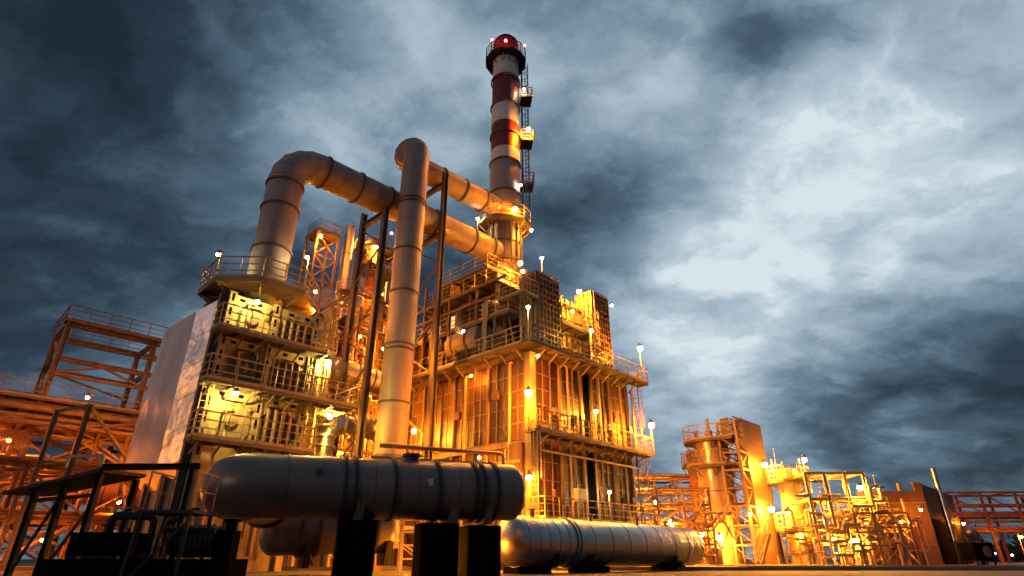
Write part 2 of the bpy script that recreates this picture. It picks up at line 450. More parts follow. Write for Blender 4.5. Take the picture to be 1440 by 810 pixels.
# control cabinet on lower deck
o = MB().box(2.9, 3.75, -.95, -.6, 3.45, 4.15); o.box(3.05, 3.1, -.8, -.75, 2.42, 3.45); o.box(3.55, 3.6, -.8, -.75, 2.42, 3.45)
cb = o.build('control_cabinet', 'cabinet', None, (0, 0, 0)); cb.matrix_world = Matrix.Translation(C) @ Matrix.Rotation(R46, 4, 'Z')
tag(cb, 'pale control cabinet standing on the lowest railed deck of the furnace', 'cabinet')
for (a, z0, z1, rr) in ((2.95, 2.5, 11.5, .07), (3.2, 2.5, 6.6, .05), (8.75, 2.5, 11.4, .07), (6.3, 7.2, 11.4, .06), (10.2, .5, 11.2, .08)):
    MB().path(bend([(a, -.5, z0), (a, -.5, z1), (a, -.3, z1)], .15), rr, 8).build('riser_pipe', 'rail', F)
for (a, z0, z1, rr) in ((1.2, .5, 11.3, .08), (1.5, .5, 6.2, .06), (5.1, .5, 11.2, .09), (8.2, 1.5, 11.3, .07), (11.4, 1.5, 11.3, .07)):
    MB().path(bend([(-.5, a, z0), (-.5, a, z1), (-.3, a, z1)], .15), rr, 8).build('riser_pipe', 'rail', F)
for (a, z) in ((1.6, 8.2), (4.2, 8.3), (7.1, 8.1), (9.6, 8.3), (1.4, 3.6), (7.4, 3.7), (9.2, 3.7)):
    MB().box(a, a + .3, -.52, -.34, z, z + .4).build('junction_box', 'brown', F)
for (a, z) in ((2.0, 4.0), (5.6, 8.5), (7.8, 4.4), (10.6, 8.8), (2.2, 9.2)):
    MB().box(-.55, -.34, a, a + .5, z, z + .5).build('inspection_door', 'brown', F)
MB().tube((-.62, .3, 5.4), (-.62, 13.5, 5.4), .09, 10).build('header_pipe', 'rail', F)
MB().tube((-.62, .3, 3.0), (-.62, 13.5, 3.0), .07, 10).build('header_pipe', 'rail', F)
MB().tube((.3, -.56, 6.0), (10.6, -.56, 6.0), .07, 10).build('header_pipe', 'rail', F)
# ---- roof storeys
def storey(x0, x1, y0, y1, z0, z1, m='brown', rib='steel', sx=.9, sz=1.2):
    o = MB().box(x0, x1, y0, y1, z0, z1).build('upper_casing', m, F)
    b = MB()
    n = max(2, round((x1 - x0) / sx)); k = max(2, round((y1 - y0) / sx)); q = max(1, round((z1 - z0) / sz))
    for i in range(n + 1): x = x0 + (x1 - x0) * i / n; b.box(x - .04, x + .04, y0 - .16, y0 - .003, z0, z1)
    for i in range(k + 1): y = y0 + (y1 - y0) * i / k; b.box(x0 - .16, x0 - .003, y - .04, y + .04, z0, z1)
    for i in range(q + 1):
        z = z0 + (z1 - z0) * i / q
        b.box(x0 - .13, x1, y0 - .13, y0 - .002, z - .04, z + .04); b.box(x0 - .13, x0 - .002, y0, y1, z - .04, z + .04)
    b.build('stiffener', rib, o)
    return o
storey(1.1, 9.6, 3.2, 13.2, ZT, 15.2)
storey(1.6, 9.0, 4.4, 12.4, 15.2, 18.0)
storey(2.4, 8.2, 5.2, 11.4, 18.0, 19.6, 'steel')
platform(F, [(.1, 1.9), (9.9, 1.9), (9.9, 4.3), (.1, 4.3)], 15.2, [[(.1, 13.0), (.1, 1.9), (9.9, 1.9)]])
platform(F, [(.1, 4.3), (1.55, 4.3), (1.55, 13.0), (.1, 13.0)], 15.2, [[(.1, 13.0), (1.5, 13.0)]])
platform(F, [(.4, 3.2), (7.5, 3.2), (7.5, 5.1), (.4, 5.1)], 18.0, [[(.4, 11.5), (.4, 3.2), (7.5, 3.2)]])
platform(F, [(.4, 5.1), (2.3, 5.1), (2.3, 11.5), (.4, 11.5)], 18.0, [[(.4, 11.5), (2.3, 11.5)]])
platform(F, [(.9, 4.8), (3.8, 4.8), (3.8, 10.3), (.9, 10.3)], 19.75, [[(3.8, 4.8), (.9, 4.8), (.9, 10.3)]])
# transition hood under the chimney
sx_, sy_ = 5.1, 7.25
b = MB(); b.hexa([(3.0, 5.4, 19.6), (7.2, 5.4, 19.6), (7.2, 9.4, 19.6), (3.0, 9.4, 19.6), (sx_ - 1.3, sy_ - 1.3, 21.9), (sx_ + 1.3, sy_ - 1.3, 21.9), (sx_ + 1.3, sy_ + 1.3, 21.9), (sx_ - 1.3, sy_ + 1.3, 21.9)])
hd = b.build('flue_hood', 'rib', F)
b = MB()
for i in range(6):
    t = i / 5; x0 = 3.0 + 4.2 * t; x1 = sx_ - 1.3 + 2.6 * t
    b.beam((x0, 5.35, 19.65), (x1, sy_ - 1.35, 21.9), .06, .12)
    y0 = 5.4 + 4 * t; y1 = sy_ - 1.3 + 2.6 * t
    b.beam((2.95, y0, 19.65), (sx_ - 1.35, y1, 21.9), .06, .12)
b.build('hood_rib', 'rib', hd)
# glowing louvre windows in the upper left wall
for (y, z, w, h) in [(7.0, 16.0, 1.1, 1.1), (8.7, 16.0, 1.0, 1.1), (10.4, 15.9, .8, 1.1)]:
    fr = MB().box(1.40, 1.43, y, y + w, z, z + h).build('window', 'window_glow', F)
    b = MB()
    for q_ in range(1, 7): b.box(1.385, 1.42, y, y + w, z + h * q_ / 7 - .012, z + h * q_ / 7 + .012)
    for yy in (y - .04, y + w / 2, y + w + .04): b.box(1.36, 1.44, yy - .03, yy + .03, z - .06, z + h + .06)
    b.box(1.36, 1.44, y, y + w, z - .06, z - .003); b.box(1.36, 1.44, y, y + w, z + h + .003, z + h + .06)
    b.build('frame', 'steel', fr)
# lattice clad towers on the deck
def clad_tower(x0, x1, y0, y1, z0, z1):
    o = MB().box(x0, x1, y0, y1, z0, z1).build('vent_tower', 'brown', F)
    MB().box(x0 - .08, x0 - .01, y0, y1, z0, z1).build('side_sheet', 'cladbeige', o)
    b = MB(); n = 6; k = 14
    for i in range(n + 1): x = x0 + (x1 - x0) * i / n; b.box(x - .03, x + .03, y0 - .14, y0 - .005, z0, z1)
    for i in range(k + 1): z = z0 + (z1 - z0) * i / k; b.box(x0, x1, y0 - .17, y0 - .142, z - .03, z + .03)
    for i in range(5): y = y0 + (y1 - y0) * i / 4; b.box(x0 - .2, x0 - .085, y - .03, y + .03, z0, z1)
    for i in range(k + 1): z = z0 + (z1 - z0) * i / k; b.box(x0 - .23, x0 - .203, y0, y1, z - .03, z + .03)
    b.build('grille', 'steel', o)
clad_tower(1.5, 3.55, .5, 2.0, ZT, 18.0)
clad_tower(7.7, 9.5, .5, 2.0, ZT, 18.6)
# equipment bay between the towers
MB().box(3.7, 7.7, 1.6, 3.0, ZT, 17.6).build('equipment_casing', 'cladbeige', F)
b = MB()
for i in range(7): x = 3.8 + i * .62; b.box(x, x + .07, 1.4, 1.597, ZT, 17.6)
for i in range(5): z = ZT + .6 + i * 1.15; b.box(3.7, 7.7, 1.42, 1.598, z, z + .07)
b.build('stiffener', 'rib', F)
platform(F, [(3.7, .3), (7.7, .3), (7.7, 1.38), (3.7, 1.38)], 15.0, [[(3.7, .3), (7.7, .3)]])
MB().ladder((6.9, .25, ZT), 4.6, face=(0, -1)).build('ladder', 'rail', F)
MB().ladder((.9, .9, ZT), 5.4, face=(-1, 0)).build('ladder', 'rail', F)
platform(F, [(-.1, .4), (1.4, .4), (1.4, 2.6), (-.1, 2.6)], 16.0, [[(1.4, .4), (-.1, .4), (-.1, 2.6)]])
# round drum and ducts in the upper left
d = MB().lathe([(.05, -1.6), (.8, -1.5), (.95, -1.2), (.95, 1.2), (.8, 1.5), (.05, 1.6)], (.3, 6.0, 13.9), (0, 1, 0), 24).build('header_drum', 'duct', F)
MB().ring((.3, 5.3, 13.9), (0, 1, 0), .95).ring((.3, 6.7, 13.9), (0, 1, 0), .95).build('band', 'ductband', d)
for i in range(9):
    y = 3.4 + i * 1.1
    MB().path(bend([(.75, y, 12.2), (.35, y, 13.0), (.35, y, 15.1)], .3), .11, 8).build('riser_pipe', 'rib', F)
b = MB()
for i in range(6): b.beam((-.2, 1.0 + i * 1.9, ZT + .1), (.9, 2.6 + i * 1.9, 15.0), .09)
b.build('strut', 'rail', F)
for (x0, x1, y0, y1, z0, z1) in ((.05, 1.0, 8.4, 10.4, 12.3, 14.4), (.1, 1.0, 11.0, 13.2, 12.3, 14.8), (.25, 1.05, 2.7, 4.4, 12.3, 14.3), (.5, 1.5, 5.6, 7.0, 15.3, 17.2), (.6, 1.5, 8.4, 9.6, 18.1, 19.4)):
    o = MB().box(x0, x1, y0, y1, z0, z1).build('filter_box', 'brown', F)
    for k in range(4): MB().box(x0 - .07, x0 - .003, y0 + (y1 - y0) * k / 3 - .03, y0 + (y1 - y0) * k / 3 + .03, z0, z1).build('stiffener', 'steel', o)
    MB().box(x0 - .06, x0 - .004, y0 + .1, y1 - .1, (z0 + z1) / 2 - .03, (z0 + z1) / 2 + .03).build('stiffener', 'steel', o)
for (y, z0, z1) in ((4.9, 12.1, 17.9), (7.8, 12.1, 17.9), (10.7, 12.1, 19.6), (12.9, 12.1, 17.6)):
    MB().box(-.02, .16, y - .09, y + .09, z0, z1).build('frame_post', 'steel', F)
for z in (13.6, 15.0, 16.6, 17.7): MB().box(-.05, .1, 2.0, 13.0, z - .07, z + .07).build('frame_beam', 'steel', F)
for (y, rr_) in ((3.7, .16), (6.4, .2), (9.3, .14), (10.2, .18)):
    MB().path(bend([(-.25, y, 12.4), (-.25, y, 16.3), (.9, y, 16.3), (.9, y, 18.6)], .4), rr_, 12).build('hot_pipe', random.choice(['rib', 'duct', 'redsteel']), F)
# burner units along upper casing
for i in range(6):
    x = 2.3 + i * 1.15
    MB().lathe([(.1, 0), (.28, .05), (.28, .5), (.16, .6), (.16, .9)], (x, 3.05, 13.6), (0, -1, 0), 14).build('burner', 'steel', F)

# ================================================================== CHIMNEY
CH = (-.62, 41.4, 21.6)
S = thing('chimney', 'tall red and white banded steel chimney with caged ladder rising above the furnace', 'chimney', CH, R46)
zb = CH[2]
def sec(z0, z1, r0, r1, m, name):
    return MB().lathe([(r0, z0 - zb), (r1, z1 - zb)], (0, 0, 0), (0, 0, 1), 40).build(name, m, S)
sec(21.6, 29.0, 1.36, 1.34, 'stackgrey', 'lower_shell')
sec(29.0, 32.5, 1.34, 1.32, 'stackgrey', 'shell_section')
sec(32.5, 33.7, 1.32, 1.31, 'white_paint', 'white_band')
sec(33.7, 36.7, 1.31, 1.30, 'red_paint', 'red_band')
sec(36.7, 39.1, 1.30, 1.28, 'white_paint', 'white_band')
sec(39.1, 42.5, 1.28, 1.27, 'red_paint', 'red_band')
sec(42.5, 45.2, 1.27, 1.24, 'white_paint', 'white_band')
sec(45.2, 47.3, 1.30, 1.28, 'red_paint', 'cap_band')
MB().lathe([(1.28, 0), (1.2, .3), (1.0, .6), (.95, .6), (.9, .2)], (0, 0, 47.3 - zb), (0, 0, 1), 36).build('cap', 'black', S)
rings([((0, 0, z - zb), (0, 0, 1), 1.33, .12, .11) for z in (24.0, 27.6, 29.0, 32.3, 35.4, 38.9, 42.2)], 'ductband', S, n=40)
def gallery(z, r0, r1, name='gallery', m='darksteel', n=12, brk=True):
    o = MB()
    vs = []; fs = []
    for i in range(n):
        a = 2 * pi * i / n
        for r, zz in ((r0, z), (r1, z), (r1, z - .12), (r0, z - .12)): vs.append((cos(a) * r, sin(a) * r, zz - zb))
    for i in range(n):
        j = (i + 1) % n
        for k in range(4): l = (k + 1) % 4; fs.append((i * 4 + k, j * 4 + k, j * 4 + l, i * 4 + l))
    o.add(vs, fs)
    if brk:
        for i in range(n):
            a = 2 * pi * i / n; o.beam((cos(a) * r0, sin(a) * r0, z - zb - .95), (cos(a) * (r1 - .05), sin(a) * (r1 - .05), z - zb - .12), .06, .1)
    o = o.build(name, m, S)
    MB().rail([(cos(2 * pi * i / n) * (r1 - .05), sin(2 * pi * i / n) * (r1 - .05)) for i in range(n + 1)], z - zb, 1.2, .8, r=.03).build('railing', m if m == 'darksteel' else 'rail', o)
    return o
gallery(45.0, 1.3, 2.05)
gallery(25.9, 1.38, 2.3, m='steel')
# gussets round the lower chimney
b = MB()
for i in range(16):
    a = 2 * pi * i / 16; c, s_ = cos(a), sin(a)
    b.beam((c * 1.42, s_ * 1.42, 22.0 - zb), (c * 1.42, s_ * 1.42, 25.7 - zb), .05, .16, up=Vector((c, s_, 0)))
b.ring((0, 0, 22.3 - zb), (0, 0, 1), 1.36, .16, .25, 36); b.ring((0, 0, 26.7 - zb), (0, 0, 1), 1.36, .16, .16, 36)
b.build('gusset', 'rib', S)
# ladder on the right hand side (world +x side)
rl = -R46
lad = Vector((cos(rl + .1), sin(rl + .1)))
MB().ladder((lad.x * 1.55, lad.y * 1.55, 26 - zb), 19.0, face=(lad.x, lad.y), r=.03).build('ladder', 'darksteel', S)
for z in (35.0, 40.2, 30.2):
    p = lad * 1.9; a = Vector((-lad.y, lad.x))
    poly = [tuple(p + a * .7 - lad * .5), tuple(p - a * .7 - lad * .5), tuple(p - a * .7 + lad * .6), tuple(p + a * .7 + lad * .6)]
    o = MB().prism(poly, z - zb - .1, z - zb).build('rest_platform', 'darksteel', S)
    MB().rail([poly[1], poly[2], poly[3], poly[0]], z - zb, 1.1, .8, r=.03).build('railing', 'redsteel', o)

# ================================================================== BIG DUCTS
Z1 = 23.1
RS = Vector((-13.75, 28.5, 0)); E1 = Vector((-1.55, 40.55, 0))
dd = (E1 - RS).normalized()
base = Vector((RS.x, RS.y, 13.35))
D1 = thing('exhaust_duct', 'lower thick grey duct rising from the left tower and running across to the chimney base', 'duct', base)
pts = [Vector((0, 0, 0)), Vector((0, 0, Z1 - base.z)), Vector((0, 0, Z1 - base.z)) + (E1 - RS) + dd * .35]
q1 = bend(pts, 1.9, 5); MB().path(q1, 1.03, 48).build('duct_shell', 'duct', D1, sharp=14)
for k in range(1, len(q1) - 1): MB().ring(q1[k], q1[k + 1] - q1[k - 1], 1.035, .035, .012, 40).build('weld_seam', 'duct', D1)
for k in [.9 + 1.7 * i for i in range(9)]: MB().ring(q1[-2] + dd * k, dd, 1.035, .03, .012, 40).build('weld_seam', 'duct', D1)
rings([((0, 0, z), (0, 0, 1), 1.03, .12, .09) for z in (3.0, 5.8, 7.5)] + [(pts[1] + dd * k, dd, 1.03, .13, .09) for k in (2.2, 4.6, 6.9, 8.6, 11.0, 14.6, 16.6)], 'ductband', D1, n=40)
Z2 = 27.45
K = Vector((-8.25, 34.2, 0)); SP = Vector((-6.82, 32.65, 0)); E2 = Vector((-1.45, 40.65, 0))
base2 = Vector((SP.x, SP.y, 1.0))
D2 = thing('stand_pipe_duct', 'upright grey stand pipe bending over at the top into the upper duct to the chimney', 'duct', base2)
p2 = [Vector((0, 0, 0)), Vector((0, 0, Z2 - 1)), K - SP + Vector((0, 0, Z2 - 1)), E2 - SP + Vector((0, 0, Z2 - 1))]
P = [p2[0]] + bend(p2, 1.05, 5)[1:]
MB().path(P, .9, 48).build('duct_shell', 'duct', D2, sharp=14)
for z in [1.8 * i for i in range(1, 14)]: MB().ring((0, 0, z), (0, 0, 1), .905, .03, .012, 40).build('weld_seam', 'duct', D2)
for k in range(2, len(P) - 1): MB().ring(P[k], P[k + 1] - P[k - 1], .905, .035, .012, 40).build('weld_seam', 'duct', D2)
d2 = (E2 - K).normalized()
rings([((0, 0, z), (0, 0, 1), .9, .11, .07) for z in (2.9, 4.6, 7.6, 10.8, 11.1, 14.6, 17.6, 21.2, 21.5)] + [(p2[2] + d2 * k, d2, .9, .12, .08) for k in (1.6, 3.6, 5.8, 7.9)], 'ductband', D2, n=40)
for i, sgn in enumerate(()): pass
# trestles
def trestle(label, c, half, ztop, extra):
    v = Vector((-sin(R46), cos(R46), 0)); c = Vector((*c, 0))
    t = thing('pipe_trestle', label, 'trestle', c, R46, 'lattice trestles under the big ducts')
    for s_ in (-1, 1):
        for dx in (-.0,):
            MB().ibeam((dx, s_ * half, 0), (dx, s_ * half, ztop), .34, .36, .05, up=Vector((1, 0, 0))).build('leg', 'trestle', t)
    z = 1.0; k = 0
    while z < ztop - 2.2:
        if not any(a < z + 2.0 and z < b_ for a, b_ in extra):
            b = MB(); y0, y1 = (-half, half) if k % 2 else (half, -half)
            b.beam((.0, y0, z), (.0, y1, z + 2.0), .1); b.build('brace', 'trestle', t)
        z += 2.05; k += 1
    return t
t = trestle('dark lattice trestle carrying the lower duct, left of the stand pipe', (-9.6, 33.7), 1.38, 22.9, [])
MB().ibeam((0, -1.3, 21.8), (0, 1.3, 21.8), .3, .34, .05).build('cap_beam', 'trestle', t)
t = trestle('dark lattice trestle carrying both ducts, right of the stand pipe', (-6.2, 36.6), 1.55, 27.2, [(21.9, 24.6)])
MB().ibeam((0, -1.4, 21.8), (0, 1.4, 21.8), .3, .34, .05).build('cap_beam', 'trestle', t)
MB().ibeam((0, -1.4, 26.2), (0, 1.4, 26.2), .3, .34, .05).build('cap_beam', 'trestle', t)

# ================================================================== LEFT TOWER
A = (-13.7, 25.0, 0)
T = thing('heater_tower', 'beige lit heater tower with four railed decks, below the left riser duct', 'tower', A, R46)
W_, D_ = 4.7, 5.0
MB().box(.06, W_ - .06, .06, D_, 0, 12.2).build('tower_casing', 'beige', T)
tiers = [0, 5.1, 7.6, 10.05, 12.2]
for x in (0, .5, 1, ):
    pass
for x in (.15, W_ / 2, W_ - .15):
    b = MB(); b.box(x - .16, x + .16, -.26, .05, 0, 12.2)
    c = b.build('column', 'beige', T)
    for i in range(16): MB().box(x - .055, x + .055, -.268, -.262, .9 + i * .72, 1.3 + i * .72).build('slot', 'black', c)
for x_ in (0,):
    b = MB()
    for y in (.4, 2.4, 4.6): b.box(-.26, .055, y - .16, y + .16, 0, 12.2)
    b.build('side_column', 'steel', T)
    b = MB()
    for y in (.4, 2.4, 4.6): b.box(W_ - .055, W_ + .26, y - .16, y + .16, 0, 12.2)
    b.build('side_column', 'steel', T)
for k in range(1, 4):
    z0, z1 = tiers[k], tiers[k + 1]
    b = MB(); b.box(.3, W_ - .3, -.2, .055, z1 - .55, z1 - .12)
    for (xa, xb) in ((.31, W_ / 2 - .16), (W_ / 2 + .16, W_ - .31)):
        for (p, q) in ((xa, xa + .55), (xb, xb - .55)):
            vs = [(p, -.18, z1 - .555), (q, -.18, z1 - .555), (p, -.18, z1 - 1.15), (p, .05, z1 - .555), (q, .05, z1 - .555), (p, .05, z1 - 1.15)]
            b.add(vs, [(0, 1, 2), (3, 5, 4), (0, 3, 4, 1), (1, 4, 5, 2), (2, 5, 3, 0)])
            vs = [(p, -.18, z0 + .1), (q, -.18, z0 + .1), (p, -.18, z0 + .6), (p, .05, z0 + .1), (q, .05, z0 + .1), (p, .05, z0 + .6)]
            b.add(vs, [(0, 2, 1), (3, 4, 5), (0, 1, 4, 3), (1, 2, 5, 4), (2, 0, 3, 5)])
    b.build('gusset_frame', 'beige', T)
    for i in range(5): MB().box(.5 + i * .85, .75 + i * .85, -.208, -.204, z1 - .4, z1 - .25).build('slot', 'black', T)
    # dark tube door, right half
    b = MB(); b.box(2.75, 4.15, -.12, .052, z0 + .25, z1 - .72); o = b.build('burner_door', 'steel', T)
    b = MB()
    for i in range(4): b.tube((2.9 + i * .36, -.2, z0 + .2), (2.9 + i * .36, -.2, z1 - .65), .09, 10)
    b.build('tube', 'rib', o)
    MB().lathe([(.26, 0), (.3, .05), (.3, .14), (.05, .2)], (1.3, .05, z0 + 1.1), (0, -1, 0), 20).build('manhole', 'steel', T)
for k, (z, x1) in enumerate([(5.1, 4.9), (7.6, 7.0), (10.05, 4.9)]):
    for q_ in (0.9, 1.75, 3.2, 4.4):
        MB().path(bend([(q_, -.42, z + .05), (q_, -.42, z + 1.7), (q_ + .3, -.42, z + 1.7), (q_ + .3, -.3, z + 1.7)], .1), .045, 8).build('service_pipe', 'steel', T)
    pl = platform(T, [(-.5, -1.15), (x1, -1.15), (x1, -.27), (-.5, -.27)], z, [[(-.5, -.3), (-.5, -1.15), (x1, -1.15), (x1, -.3)]])
    b = MB()
    for i in range(6): x = -.2 + i * .95; b.beam((x, -.27, z - .6), (x, -1.05, z - .2), .06, .08)
    b.build('bracket', 'steel', pl)
platform(T, [(4.97, -.26), (7.0, -.26), (7.0, 2.6), (4.97, 2.6)], 7.6, [[(7.0, -.2), (7.0, 2.6), (5.0, 2.6)]])
platform(T, [(4.97, .3), (6.2, .3), (6.2, 3.2), (4.97, 3.2)], 10.6, [[(4.97, .3), (6.2, .3), (6.2, 3.2), (5.0, 3.2)]])
MB().ladder((5.3, -.05, 5.1), 8.6, face=(0, -1)).build('ladder', 'rail', T)
MB().ladder((5.1, 1.6, 0), 8.0, face=(1, 0)).build('ladder', 'rail', T)
MB().ladder((-.1, -.45, 5.1), 2.6, face=(0, -1), cage=False).build('ladder', 'rail', T)
MB().ladder((2.35, -.5, 7.6), 2.6, face=(0, -1), cage=False).build('ladder', 'rail', T)
for q_ in (.6, 1.3, 2.0, 2.9, 3.7, 4.4): MB().tube((5.35 + q_ * .18, .2 + q_ * .3, .2), (5.35 + q_ * .18, .2 + q_ * .3, 12.6 - q_ * .3), .06, 8).build('service_pipe', 'rail', T)
# octagonal top platform
cx, cy, ro = 2.4, 2.45, 3.0
oc = [(cx + ro * cos(pi / 8 + i * pi / 4), cy + ro * sin(pi / 8 + i * pi / 4)) for i in range(8)]
b = MB(); b.prism(oc, 13.25, 13.35)
for i in range(8):
    p, q = oc[i], oc[(i + 1) % 8]; b.beam((*p, 13.22), (*q, 13.22), .06, .26)
    mx_, my_ = (p[0] + cx) / 2, (p[1] + cy) / 2
    b.beam((cx + (p[0] - cx) * .5, cy + (p[1] - cy) * .5, 12.3), (p[0] + (cx - p[0]) * .03, p[1] + (cy - p[1]) * .03, 13.18), .09, .16)
    b.beam((cx, cy, 13.17), (*p, 13.17), .08, .14)
pl = b.build('top_platform', 'steel', T)
MB().rail(oc + [oc[0]], 13.35, 1.15, 1.1, r=.03).build('railing', 'rail', pl)
MB().lathe([(1.5, 12.2), (1.35, 12.8), (1.25, 13.24)], (cx, cy, 0), (0, 0, 1), 8).build('duct_collar', 'beige', T)
# lower mixing casing
for i in range(4):
    x = .7 + i * 1.1
    MB().path(bend([(x, -.25, 3.3), (x, -.8, 3.3), (x, -.8, .6)], .25), .13, 10).build('drain_pipe', 'rib', T)

# silver clad casing left of the tower
G = thing('silver_casing', 'tall tapering silver sheet casing beside the left tower reflecting the sunset', 'duct casing', (-15.9, 27.5, 0))
def rel(p): return (p[0] + 15.9, p[1] - 27.5, p[2])
top = [(-13.86, 25.15, 12.1), (-15.98, 26.5, 11.8), (-18.9, 29, 11.8), (-17.4, 30.2, 12.1)]
bot = [(-13.9, 25.15, 4.55), (-15.96, 26.5, 4.0), (-19.05, 29, 4.6), (-17.4, 30.2, 4.6)]
hop = [(-15.2, 26.9, 2.9), (-15.9, 27.5, 2.6), (-17.0, 28.6, 2.75), (-16.4, 29.2, 2.9)]
b = MB()
vs = [rel(p) for p in top + bot]
b.add(vs, [(3, 2, 1, 0), (1, 2, 6, 5), (2, 3, 7, 6), (3, 0, 4, 7)])
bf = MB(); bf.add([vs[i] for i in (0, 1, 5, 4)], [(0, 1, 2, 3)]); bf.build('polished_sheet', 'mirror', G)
b.build('casing_sheet', 'sheet', G)
b = MB(); b.add([rel(p) for p in bot + hop], [(0, 1, 5, 4), (1, 2, 6, 5), (2, 3, 7, 6), (3, 0, 4, 7), (4, 5, 6, 7)]); b.build('hopper', 'aludull', G)
b = MB()
def lerp3(p, q, t): return tuple(p[i] + (q[i] - p[i]) * t for i in range(3))
for (i, j) in ((0, 1), (1, 2)):
    for k in range(1, 5):
        t = k / 5; b.beam(rel(lerp3(top[i], bot[i], t)), rel(lerp3(top[j], bot[j], t)), .012, .012)
    for k in ((0, 1) if i == 0 else (0, .33, .66, 1)):
        b.beam(rel(lerp3(top[i], top[j], k)), rel(lerp3(bot[i], bot[j], k)), .014, .014)
b.build('seam', 'aludull', G)
MB().beam(rel((-13.78, 25.0, 2)), rel((-13.78, 25.0, 12.3)), .16, .16).build('edge_post', 'darksteel', G)

# ================================================================== FOREGROUND VESSELS
def vessel(name, label, p, q, r, m, bands, bandm='vesselband', endL='dome', group=None, seg=40):
    p = Vector(p); q = Vector(q); d = (q - p).normalized(); L = (q - p).length
    t = thing(name, label, 'vessel', p, 0, group)
    dome = [(r * sin(a), L - r * .62 + r * .62 * cos(a)) for a in [pi / 2 - pi / 2 * i / 8 for i in range(9)]]
    dome[-1] = (.01, L)
    if endL == 'elbow': pro = [(r, 1.95)]
    else: pro = [(max(.01, r * sin(a)), r * .62 - r * .62 * cos(a)) for a in [pi / 2 * i / 8 for i in range(9)]]
    MB().lathe(pro + dome, (0, 0, 0), d, seg).build('shell', m, t)
    rings([(d * k, d, r, .09, .07) for k in bands], bandm, t, 'band', seg)
    return t, d, L
V1, d1, L1 = vessel('pressure_vessel', 'large dull grey pipe-like vessel with black bands lying across the foreground on black plinths', (-8.35, 16.5, 2.36), (.38, 20.1, 2.5), .87, 'vessel', [3.55, 3.85, 5.0, 6.35, 7.55, 7.8, 8.25], endL='elbow')
kc = d1 * .35; MB().path(bend([d1 * 1.95, kc, kc + Vector((.05, 3.2, 0))], 1.25, 12), .87, 48).build('elbow', 'vessel', V1, sharp=14)
MB().ring(kc + Vector((.05, 3.15, 0)), (0, 1, 0), .87, .1, .12, 40).build('flange', 'vesselband', V1)
for q_ in (1.95,): MB().ring(d1 * q_, d1, .87, .05, .03, 40).build('weld_seam', 'vessel', V1)
V2, d2_, L2 = vessel('storage_vessel', 'shorter grey vessel with an orange lit round end, behind and below the big vessel', (-8.6, 21.0, 1.38), (-4.3, 23.2, 1.5), .8, 'vesselshade', [1.3, 1.9, 2.9, 3.9], endL='dome')
V3, d3, L3 = vessel('storage_vessel', 'long silver clad tank lying low on saddles in front of the furnace', (-.35, 22.9, 1.12), (9.35, 32.2, 1.08), .88, 'aluwarm', [3.3, 3.5], bandm='aludull', endL='dome')
b = MB()
for k in [.6 + .55 * i for i in range(5)] + [4.4 + 1.2 * i for i in range(7)]: b.ring(d3 * k, d3, .87, .02, .03, 48)
b.build('clad_seam', 'aludull', V3)
def saddle(t, d, r, ks, m, drop):
    for k in ks:
        a, bb = MB().frame(d); c = d * k
        s_ = MB()
        s_.hexa([c + a * x + d * y + Vector((0, 0, z)) for (x, y, z) in [(-.6 * r, -.12, -drop), (.6 * r, -.12, -drop), (.6 * r, .12, -drop), (-.6 * r, .12, -drop), (-.9 * r, -.12, -.55 * r), (.9 * r, -.12, -.55 * r), (.9 * r, .12, -.55 * r), (-.9 * r, .12, -.55 * r)]])
        s_.build('saddle', m, t)
for k in (2.9, 4.4, 5.7, 7.0, 8.75): MB().ring(d1 * k, d1, .862, .025, .008, 40).build('weld_seam', 'vessel', V1)
MB().box(-.16, .16, -.01, .01, -.1, .1).build('name_plate', 'aludull', V1, tuple(d1 * 6.0 + Vector((.28, -.80, .14))))
saddle(V1, d1, .86, (4.05, 6.9, 8.0), 'steel', 1.0)
saddle(V3, d3, .88, (2.2, 4.2, 10.5), 'darksteel', .92)
for k, h_ in ((1.6, .25), (5.2, .2), (8.6, .22), (11.0, .18)):
    c_ = d3 * k + Vector((0, 0, .86)); MB().lathe([(.09, -.05), (.09, h_), (.15, h_ + .01), (.15, h_ + .07), (.02, h_ + .09)], c_, (0, 0, 1), 16).build('nozzle', 'rib', V3)
MB().lathe([(.24, -.06), (.24, .14), (.31, .15), (.31, .22), (.04, .25)], d1 * 5.6 + Vector((0, 0, .84)), (0, 0, 1), 24).build('manway', 'vesselband', V1)
saddle(V2, d2_, .8, (1.6, 4.4), 'darksteel', 1.2)
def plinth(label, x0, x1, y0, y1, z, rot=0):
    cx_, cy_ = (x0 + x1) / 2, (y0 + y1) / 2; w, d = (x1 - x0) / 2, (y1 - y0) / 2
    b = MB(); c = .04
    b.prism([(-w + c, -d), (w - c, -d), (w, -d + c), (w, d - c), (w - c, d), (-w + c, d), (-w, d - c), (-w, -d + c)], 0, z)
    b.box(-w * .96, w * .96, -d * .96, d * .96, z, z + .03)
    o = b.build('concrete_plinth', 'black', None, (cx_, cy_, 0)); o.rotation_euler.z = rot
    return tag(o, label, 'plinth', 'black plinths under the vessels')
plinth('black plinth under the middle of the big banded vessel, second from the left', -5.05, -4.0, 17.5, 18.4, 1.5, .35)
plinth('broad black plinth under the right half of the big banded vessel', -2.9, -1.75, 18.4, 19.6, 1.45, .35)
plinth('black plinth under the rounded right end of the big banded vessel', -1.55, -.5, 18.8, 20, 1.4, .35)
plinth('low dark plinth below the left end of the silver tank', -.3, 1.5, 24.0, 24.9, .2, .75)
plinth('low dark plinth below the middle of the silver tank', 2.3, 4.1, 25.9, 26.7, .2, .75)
plinth('low dark plinth below the right end of the silver tank', 6.6, 8.4, 30.0, 30.8, .2, .75)
